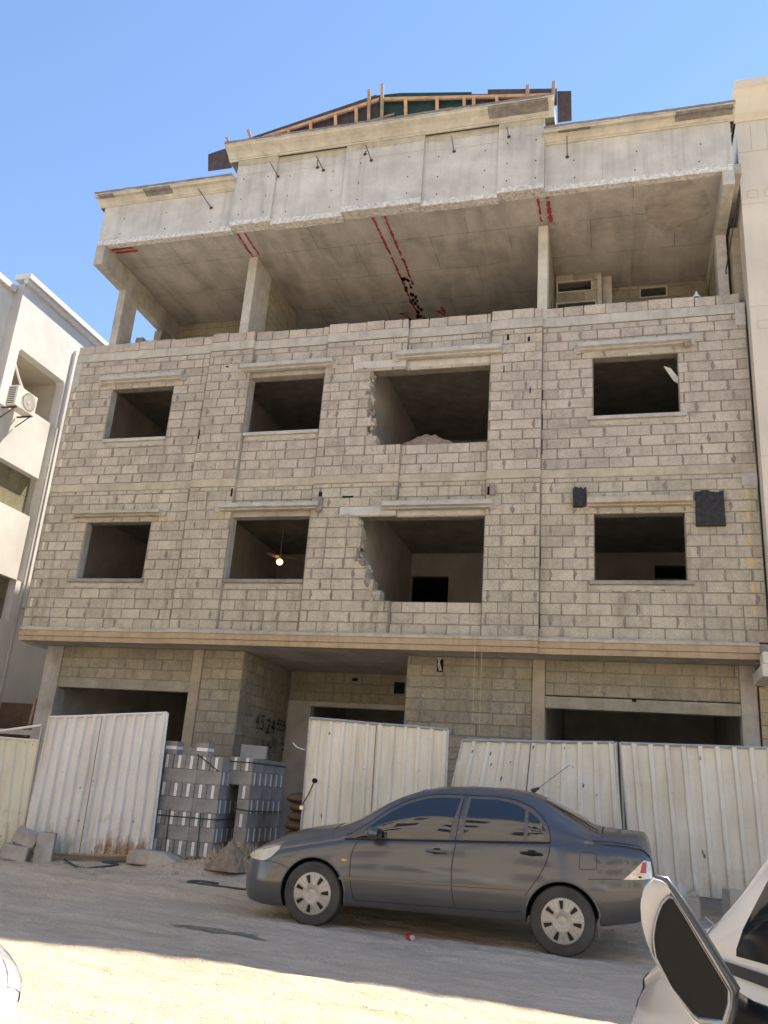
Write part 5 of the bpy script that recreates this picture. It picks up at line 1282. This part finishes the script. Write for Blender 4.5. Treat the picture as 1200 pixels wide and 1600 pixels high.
def make_car(label, loc, rz, paint, scale=(1, 1, 1), detail=True, cat='car', name='parked_car', lens='lens', group=None):
    t = thing(name, label, cat, loc, rz, group)
    loc_inv = world(t)
    def bld(mb, nm, mats, par=t, **kw):
        W_ = world(t); sc = Matrix.Diagonal((*scale, 1)); mb.v = [tuple(W_ @ (sc @ Vector(p))) for p in mb.v]
        return mb.build(nm, mats, par, **kw)
    mb = MB(); rows = []
    us = [rm_(q) for q in sorted(set([0, .006, .014, .03, .045] + list(np.round(np.linspace(.06, 4.44, 120), 4)) + [4.46, 4.475, 4.485, 4.49]))]
    for u_ in us:
        P = half(u_); x = u_ - 2.24
        # plan rounding of the nose
        near = [(x, -w, z) for w, z in P]; far = [(x, w, z) for w, z in P[1:-1]][::-1]
        rows.append(near + far)
    mb.grid(rows, 0, .5, True, closed=True, flip=True)
    mb.face(rows[0]); mb.face(rows[-1][::-1])
    body = bld(mb, 'body', [paint, MT['gap']], fix=True)
    HUBS = (1.04, 3.615)
    cutters = []
    W_ = world(t)
    for hu in HUBS:
        for sg in (-1, 1):
            cb = MB(); R_ = .355; ring0, ring1 = [], []
            for k in range(48):
                a = 2 * PI * k / 48; xx = hu - 2.24 + R_ * math.cos(a); zz = .315 + R_ * .97 * math.sin(a)
                ring0.append((xx, sg * .52, zz)); ring1.append((xx, sg * 1.0, zz))
            cb.grid([ring0, ring1], 1, .5, False, closed=True); cb.face(ring0, 1); cb.face(ring1[::-1], 1)
            sc = Matrix.Diagonal((*scale, 1)); cb.v = [tuple(W_ @ (sc @ Vector(p))) for p in cb.v]
            co = cb.build('cutter', [paint, MT['gap']], t, fix=True); cutters.append(co)
            md = body.modifiers.new('b', 'BOOLEAN'); md.operation = 'DIFFERENCE'; md.solver = 'EXACT'; md.object = co
    bpy.context.view_layer.update()
    ev = body.evaluated_get(bpy.context.evaluated_depsgraph_get())
    nm = bpy.data.meshes.new_from_object(ev); body.modifiers.clear(); body.data = nm
    nm.polygons.foreach_set('use_smooth', [True] * len(nm.polygons)); nm.set_sharp_from_angle(angle=math.radians(38))
    for c in cutters: bpy.data.objects.remove(c)
    # windows
    if paint is MT['paint']: FW_lo = [(1.47, .888), (2.455, .956)]; FW_up = [(1.47, .892), (1.629, 1.04), (1.798, 1.168), (1.979, 1.268), (2.172, 1.335), (2.35, 1.36), (2.545, 1.366)]
    else: FW_lo = [(1.60, .905), (2.455, .962)]; FW_up = [(1.60, .915), (1.72, 1.02), (1.85, 1.12), (2.0, 1.21), (2.172, 1.29), (2.35, 1.325), (2.545, 1.335)]
    RW_lo = [(2.60, .964), (3.225, 1.003)]; RW_up = [(2.655, 1.368), (2.926, 1.376), (3.10, 1.352), (3.225, 1.305)]
    QW_lo = [(3.262, 1.005), (3.435, 1.018)]; QW_up = [(3.262, 1.288), (3.35, 1.23), (3.41, 1.165), (3.445, 1.10)]
    for sg in (-1, 1):
        mb = MB()
        patch(mb, [(1.36, .872), (2.50, .945)], [(1.37, .905), (1.60, 1.055), (1.775, 1.19), (1.96, 1.293), (2.165, 1.36), (2.35, 1.388), (2.575, 1.392)], .0025, sg)
        patch(mb, [(2.575, .95), (3.475, 1.006)], [(2.62, 1.392), (2.92, 1.402), (3.12, 1.38), (3.29, 1.32), (3.39, 1.24), (3.455, 1.16), (3.482, 1.08)], .0025, sg)
        bld(mb, 'window_frame', MT['paint_dk'] if paint is MT['paint'] else paint)
        for lo, up in ((FW_lo, FW_up), (RW_lo, RW_up), (QW_lo, QW_up)):
            mb = MB(); patch(mb, lo, up, .006, sg); bld(mb, 'side_window', MT['glass_car'] if paint is MT['paint'] else MT['glass_dk'])
        mb = MB()
        sline(mb, [(1.34, .868), (2.53, .943), (3.49, 1.003)], .016, .009, sg)
        sline(mb, [(1.36, .90), (1.60, 1.062), (1.775, 1.197), (1.96, 1.30), (2.165, 1.367), (2.35, 1.395), (2.6, 1.40), (2.92, 1.409), (3.13, 1.387), (3.30, 1.327), (3.40, 1.245), (3.465, 1.16), (3.49, 1.06), (3.492, 1.0)], .007, .0045, sg, n=60)
        # door shut lines
        sline(mb, [(1.49, .863), (1.45, .78), (1.436, .70), (1.437, .6), (1.446, .50), (1.475, .38), (1.507, .288)], .008, .002, sg)
        sline(mb, [(2.545, .945), (2.522, .82), (2.512, .70), (2.517, .529), (2.535, .42), (2.56, .33)], .008, .002, sg)
        sline(mb, [(2.575, 1.37), (2.53, .95)], .007, .0045, sg)
        sline(mb, [(3.492, 1.0), (3.48, .90), (3.445, .795), (3.38, .68), (3.30, .565), (3.255, .50)], .008, .002, sg)
        sline(mb, [(1.50, .290), (2.0, .305), (2.64, .322), (3.13, .338), (3.21, .36)], .006, .002, sg)
        sline(mb, [(.36, .57), (.5, .578), (.62, .566), (.745, .53)], .006, .002, sg)
        sline(mb, [(3.86, .70), (4.0, .718), (4.17, .725)], .006, .002, sg)
        sline(mb, [(3.90, 1.055), (4.15, 1.052), (4.36, 1.04)], .007, .003, sg)
        fu = [(3.775, .80), (3.78, .93), (3.80, .945), (3.91, .948), (3.935, .93), (3.94, .81), (3.92, .795), (3.79, .785), (3.775, .80)]
        if sg < 0: sline(mb, fu, .005, .002, sg, n=50)
        bld(mb, 'panel_line', MT['gap'])
        mb = MB(); sline(mb, [(1.33, .487), (2.50, .533)], .022, .006, sg); sline(mb, [(2.525, .534), (3.26, .560)], .022, .006, sg); sline(mb, [(1.30, .475), (2.50, .520)], .006, .003, sg, 1); sline(mb, [(2.525, .521), (3.26, .548)], .006, .003, sg, 1)
        bld(mb, 'side_moulding', [paint, MT['gap']])
        # lamps
        mb = MB(); patch(mb, [(.16, .583), (.25, .578), (.36, .572), (.44, .575), (.52, .62), (.60, .705)], [(.16, .635), (.22, .662), (.34, .705), (.45, .732), (.54, .748), (.605, .752)], .004, sg); bld(mb, 'headlight', MT[lens])
        mb = MB(); patch(mb, [(4.19, .728), (4.33, .738), (4.455, .755)], [(4.20, .735), (4.30, .83), (4.385, .915), (4.45, .905)], .006, sg); tl = bld(mb, 'tail_light', MT['lens_white'])
        mb = MB(); patch(mb, [(4.345, .80), (4.405, .80)], [(4.37, .895), (4.41, .90)], .009, sg, 6, 4); patch(mb, [(4.33, .752), (4.36, .752)], [(4.33, .77), (4.36, .77)], .009, sg, 4, 3, 1); bld(mb, 'red_lens', [MT['lens_red'], MT['gap']], tl)
        if detail:
            mb = MB(); patch(mb, [(1.335, .662), (1.352, .652), (1.385, .653), (1.402, .664)], [(1.335, .664), (1.352, .675), (1.385, .676), (1.402, .666)], .008, sg, 8, 4); bld(mb, 'side_marker', MT['amber'])
        for (a, b, z) in ((2.235, 2.455, .826), (3.20, 3.42, .888)):
            mb = MB(); pts = []
            for i in range(9):
                u_ = a + (b - a) * i / 8; pts.append((u_ - 2.24, sg * (side_w(u_, z) + .012 + .014 * math.sin(PI * i / 8)), z + .004 * math.sin(PI * i / 8)))
            mb.tube(pts, [.009, .013, .015, .016, .016, .016, .015, .013, .009], 8)
            u0 = (a + b) / 2; mb2 = MB(); patch(mb2, [(u0 - .055, z - .004), (u0 - .03, z - .024), (u0 + .03, z - .022), (u0 + .055, z)], [(u0 - .055, z + .004), (u0 - .03, z + .034), (u0 + .03, z + .036), (u0 + .055, z + .004)], .003, sg, 10, 4)
            h_ = bld(mb, 'door_handle', MT['black_plastic'] if a > 3 else paint); bld(mb2, 'handle_recess', MT['gap'], h_)
        # arch lips
        for hu in HUBS:
            mb = MB(); pts = []
            for i in range(25):
                a = math.radians(-8 + 196 * i / 24); u_ = hu + .36 * math.cos(a); z = .315 + .35 * math.sin(a)
                if z < interp(T['zs'], u_) + .03: continue
                pts.append((u_ - 2.24, sg * (side_w(u_, z) - .003), z))
            mb.tube(pts, .011, 6); bld(mb, 'arch_lip', paint)
        # mirror
        if detail:
            mb = MB(); rows = []
            for i in range(9):
                a = PI * i / 8; r = math.sin(a) ** .6
                rows.append([(1.70 - 2.24 + (.055 * math.cos(2 * PI * k / 14) - (.0 if math.cos(2 * PI * k / 14) > 0 else .03)) * r, sg * (.86 + .085 * -math.cos(a) + .04), .955 + .062 * r * math.sin(2 * PI * k / 14)) for k in range(14)])
            mb.grid(rows, 0, .5, True, closed=True, flip=sg > 0); mb.tube([(1.62 - 2.24, sg * .79, .92), (1.68 - 2.24, sg * .86, .935)], .02, 8); mi = bld(mb, 'wing_mirror', paint)
            mb = MB(); rr = [(1.70 - 2.24 + .0555, sg * (.90 + .07 * math.cos(2 * PI * k / 20)), .955 + .048 * math.sin(2 * PI * k / 20)) for k in range(20)]; mb.face(rr); bld(mb, 'mirror_glass', MT['glass_car'], mi)
    mb = MB(); toppatch(mb, [1.20 + (2.08 - 1.20) * i / 14 for i in range(15)], lambda u_: min(.93, .80 + (u_ - 1.2) * .5)); bld(mb, 'windshield', MT['glass_car'])
    mb = MB(); toppatch(mb, [3.42 + (3.94 - 3.42) * i / 10 for i in range(11)], .90); bld(mb, 'rear_window', MT['glass_car'])
    mb = MB(); toppatch(mb, [.30, .31], .93, .003); toppatch(mb, [1.15, 1.165], .97, .003); toppatch(mb, [3.985, 3.997], .97, .003); bld(mb, 'panel_line', MT['gap'])
    # front grille and lower intake
    mb = MB()
    for (z0, z1, w) in ((.44, .53, .22), (.27, .36, .22)):
        mb.box((-2.160, -w, z0), (-2.149, w, z1))
    bld(mb, 'grille', MT['gap'])
    mb = MB(); mb.box((2.245, -.26, .60), (2.256, .26, .71)); bld(mb, 'number_plate', MT['ac'])
    for hu in HUBS:
        for sg in (-1, 1):
            w_ = thing('wheel', '', '', (0, 0, 0)); del w_['label']; del w_['category']; w_.parent = t
            w_.location = ((hu - 2.24) * scale[0], sg * .735 * scale[1], .308 * scale[2]); w_.rotation_euler = (0, U(-.8, .8) * 0 + (.35 if hu > 2 else .1), 0)
            prof_ = [(.20, -.085), (.235, -.098), (.27, -.104), (.295, -.100), (.308, -.088), (.3125, -.06), (.313, 0), (.3125, .06), (.308, .088), (.29, .1), (.2, .085)]
            mb = MB(); rows = []
            for r, y in prof_: rows.append([(r * math.cos(2 * PI * k / 56), y * -sg * -1 * (-1 if sg > 0 else -1) * -1, r * math.sin(2 * PI * k / 56)) for k in range(56)])
            mb.grid(rows, 0, .5, True, closed=True)
            for k in range(56):  # tread blocks
                a = 2 * PI * (k + .2) / 56; b_ = 2 * PI * (k + .75) / 56
                for y0, y1 in ((-.082, -.045), (-.038, -.004), (.004, .038), (.045, .082)):
                    mb.face([(.317 * math.cos(q), y, .317 * math.sin(q)) for q, y in ((a, y0), (a, y1), (b_, y1), (b_, y0))])
            Wm = world(w_)
            def b2(mb, nm, mats, par):
                mb.v = [tuple(Wm @ Vector(p)) for p in mb.v]; return mb.build(nm, mats, par)
            b2(mb, 'tyre', MT['tyre'], w_)
            mb = MB(); ys = lambda y: sg * y; rows = []
            for r, y in ((.212, .068), (.205, .092), (.195, .094), (.15, .100), (.10, .106), (.062, .106), (.056, .098), (.035, .1), (.0, .101)):
                rows.append([(r * math.cos(2 * PI * k / 42), ys(y), r * math.sin(2 * PI * k / 42)) for k in range(42)])
            mb.grid(rows, 0, .5, True, closed=True)
            mb.tube([(.066 * math.cos(2 * PI * k / 20), ys(.104), .066 * math.sin(2 * PI * k / 20)) for k in range(21)], .004, 6, 0)
            for k in range(7):
                a = 2 * PI * k / 7 + .2
                def pp(r, d, y): return (r * math.cos(a) - d * math.sin(a), ys(y), r * math.sin(a) + d * math.cos(a))
                q = [pp(.105, -.006, .108), pp(.112, -.012, .108), pp(.178, -.022, .099), pp(.183, -.015, .099), pp(.183, .015, .099), pp(.178, .022, .099), pp(.112, .012, .108), pp(.105, .006, .108)]
                mb.face(q, 1)
                mb.tube([pp(.19, -.034, .096), pp(.13, -.026, .106), pp(.094, -.012, .109), pp(.094, .012, .109), pp(.13, .026, .106), pp(.19, .034, .096)], .0035, 5, 0)
                a += PI / 7
                mb.face([pp(.12, -.001, .1065), pp(.19, -.001, .0975), pp(.19, .001, .0975), pp(.12, .001, .1065)], 2)
            b2(mb, 'hubcap', [MT['hub'], MT['gap'], MT['rubber']], w_)
            mb = MB(); rows = [[(.2 * math.cos(2 * PI * k / 24), ys(-.08), .2 * math.sin(2 * PI * k / 24)) for k in range(24)]]; mb.face(rows[0]); b2(mb, 'brake_drum', MT['gap'], w_)
    return t, bld

MT['glass_dk'] = NT('dark glass').out((0.006, 0.007, 0.008), 0.05, None, 0, 0.25, 0.0)
MT['trim_dk'] = plain('dark grey trim', (0.10, 0.11, 0.13), .25, .3)
MT['paint_dk'] = plain('dusty window surround', (0.115, 0.108, 0.10), .5, .2)
CAR, bld = make_car('dusty dark grey sedan parked side-on in front of the fence', (-3.25 + 2.24 + .02, -4.40, 0.0), 0, MT['paint'])
mb = MB(); mb.tube([(3.22 - 2.24, .0, 1.49), (3.30 - 2.24, .0, 1.535)], [.03, .012], 8); an = bld(mb, 'aerial', MT['rubber'])
mb = MB(); mb.tube([(3.29 - 2.24, 0, 1.53), (3.63 - 2.24, .0, 1.80)], .0035, 6); bld(mb, 'aerial_rod', MT['rubber'], an)
mb = MB(); 
for sg in (-1, 1): mb.box((3.955 - 2.24, sg * .74 - .09, .20), (3.965 - 2.24, sg * .74 + .085, .40))
bld(mb, 'mud_flap', MT['trim_dk'])
mb = MB(); mb.box((.80 - 2.24, -.60, .17), (.86 - 2.24, -.3, .3)); bld(mb, 'splash_guard', MT['sack'])
W2 = make_car('white car at the right edge seen over its folded black wing mirror', (0, 0, 0), 0, MT['paint_white_b'], (1.03, 1.03, 1.2), False, lens='lens_clear')[0]
hd = math.radians(-90 + 11)  # nose (local -x) points away from the camera
W2.location = (2.13, -12.90, 0.0); W2.rotation_euler = (0, 0, hd)
W3 = make_car('white car nose with a clear headlight at the lower left corner', (0, 0, 0), 0, MT['paint_white'], (1.0, 1.0, 1.1), False, lens='lens_clear')[0]
W3.location = (-2.915, -12.30, 0.0); W3.rotation_euler = (0, 0, PI)
# big wing mirror of the white car (left side), seen from behind
m2 = W2
def toward(px, py, dist):  # a point from its measured direction, used only to write the outline below
    pass
cx_, cy_, cz_ = 1.106, -12.72, 1.138
KM = .80
mo = [(-.078, .118), (-.0995, .096), (-.1075, .065), (-.106, .029), (-.098, -.004), (-.083, -.037), (-.051, -.090), (-.008, -.143), (.005, -.148), (.052, -.143), (.065, -.108), (.0685, -.078), (.032, -.019), (-.015, .053), (-.055, .114)]
mi_ = [(-.048, .084), (-.062, .070), (-.075, .038), (-.082, .002), (-.079, -.035), (-.048, -.090), (-.003, -.140), (.048, -.138), (.060, -.106), (.062, -.080), (.024, -.020), (-.019, .051), (-.039, .084)]
fr_r = Vector((math.cos(math.radians(-4)), math.sin(math.radians(-4)), 0)); fr_u = Vector((0, .12, 1)).normalized(); fr_n = fr_r.cross(fr_u) * -1.0
if fr_n.y > 0: fr_n = -fr_n
def mp(p, d): return Vector((cx_, cy_, cz_)) + fr_r * p[0] * KM + fr_u * p[1] * KM + fr_n * d
mm_ = thing('wing_mirror', '', '', (0, 0, 0)); del mm_['label']; del mm_['category']
bpy.context.view_layer.update(); mm_.parent = W2
def rs(poly, n=48):
    P = pline(poly + [poly[0]], n); return P[:-1]
O1 = rs(mo); I1 = rs(mi_)
def shr(P, k, c=(-.02, .0)): return [(c[0] + (p[0] - c[0]) * k, c[1] + (p[1] - c[1]) * k) for p in P]
mb = MB(); mb.grid([[mp(p, 0) for p in O1], [mp(p, -.02) for p in shr(O1, 1.03)], [mp(p, -.055) for p in shr(O1, .96)], [mp(p, -.085) for p in shr(O1, .78)], [mp(p, -.10) for p in shr(O1, .45)], [mp(p, -.103) for p in shr(O1, .02)]], 0, .5, True, closed=True)
mb.grid([[mp(p, 0) for p in O1], [mp(p, .004) for p in shr(O1, .985)], [mp(p, -.004) for p in shr(I1, 1.04)]], 0, .5, True, closed=True)
mb.build('mirror_shell', MT['paint_white'], mm_)
mb = MB(); mb.grid([[mp(p, .001) for p in shr(I1, 1.05)], [mp(p, .006) for p in shr(I1, 1.0)], [mp(p, -.004) for p in shr(I1, .955)]], 0, .5, True, closed=True); mb.build('mirror_bezel', MT['chrome'], mm_)
mb = MB(); mb.poly([mp(p, -.003) for p in shr(I1, .96)]); mb.build('mirror_glass', MT['black_plastic'], mm_)
mb = MB(); mb.tube([mp(q, -.012) for q in ((-.076, .120), (-.055, .116), (-.035, .086), (-.013, .054), (.034, -.019), (.071, -.078), (.068, -.108), (.054, -.144))], [.006, .010, .012, .012, .012, .012, .010, .006], 8); mb.build('mirror_trim', MT['trim_dk'], mm_)
mb = MB(); mb.tube([mp((.045, -.11), -.04), mp((.10, -.13), -.06), mp((.16, -.15), -.06)], [.035, .03, .035], 10); mb.build('mirror_arm', MT['black_plastic'], mm_)

CC = (1.00000, -14.37890, 1.33547); CAMF = 1320.210
CR = (0.9627204, 0.2610014, 0.0710468); CU = (0.0181575, -0.3244136, 0.9457410); CF = (-0.2698882, 0.9091942, 0.3170587)
# ------------------------------------------------------------------ light, sky, camera
LD = Vector((-.38, -.475, -1.0)).normalized()
sun = bpy.data.lights.new('sun', 'SUN'); sun.energy = 3.4; sun.angle = math.radians(.53); sun.color = (1.0, .88, .72)
so = bpy.data.objects.new('sun', sun); COL.objects.link(so); so.rotation_euler = LD.to_track_quat('-Z', 'Y').to_euler(); so.location = (8, 10, 30)
w = bpy.data.worlds.new('World'); S.world = w; w.use_nodes = True
nt = w.node_tree; bg = nt.nodes['Background']; sky = nt.nodes.new('ShaderNodeTexSky'); sky.sky_type = 'NISHITA'; sky.sun_disc = False
sky.sun_elevation = math.asin(-LD.z); sky.sun_rotation = math.atan2(-LD.x, -LD.y); sky.air_density = 1.0; sky.dust_density = 0; sky.ozone_density = 2.6; sky.altitude = 10
nt.links.new(sky.outputs[0], bg.inputs[0]); bg.inputs[1].default_value = .081
cam = bpy.data.cameras.new('camera'); co = bpy.data.objects.new('camera', cam); COL.objects.link(co); S.camera = co
cam.sensor_fit = 'VERTICAL'; cam.sensor_height = 24; cam.lens = CAMF / 1600 * 24; cam.clip_end = 1500; cam.clip_start = .05
co.matrix_world = Matrix(((CR[0], CU[0], -CF[0], CC[0]), (CR[1], CU[1], -CF[1], CC[1]), (CR[2], CU[2], -CF[2], CC[2]), (0, 0, 0, 1)))
S.view_settings.view_transform = 'Standard'; S.view_settings.look = 'None'; S.view_settings.exposure = 1.72; S.view_settings.gamma = 1
S.cycles.max_bounces = 8; S.cycles.diffuse_bounces = 5
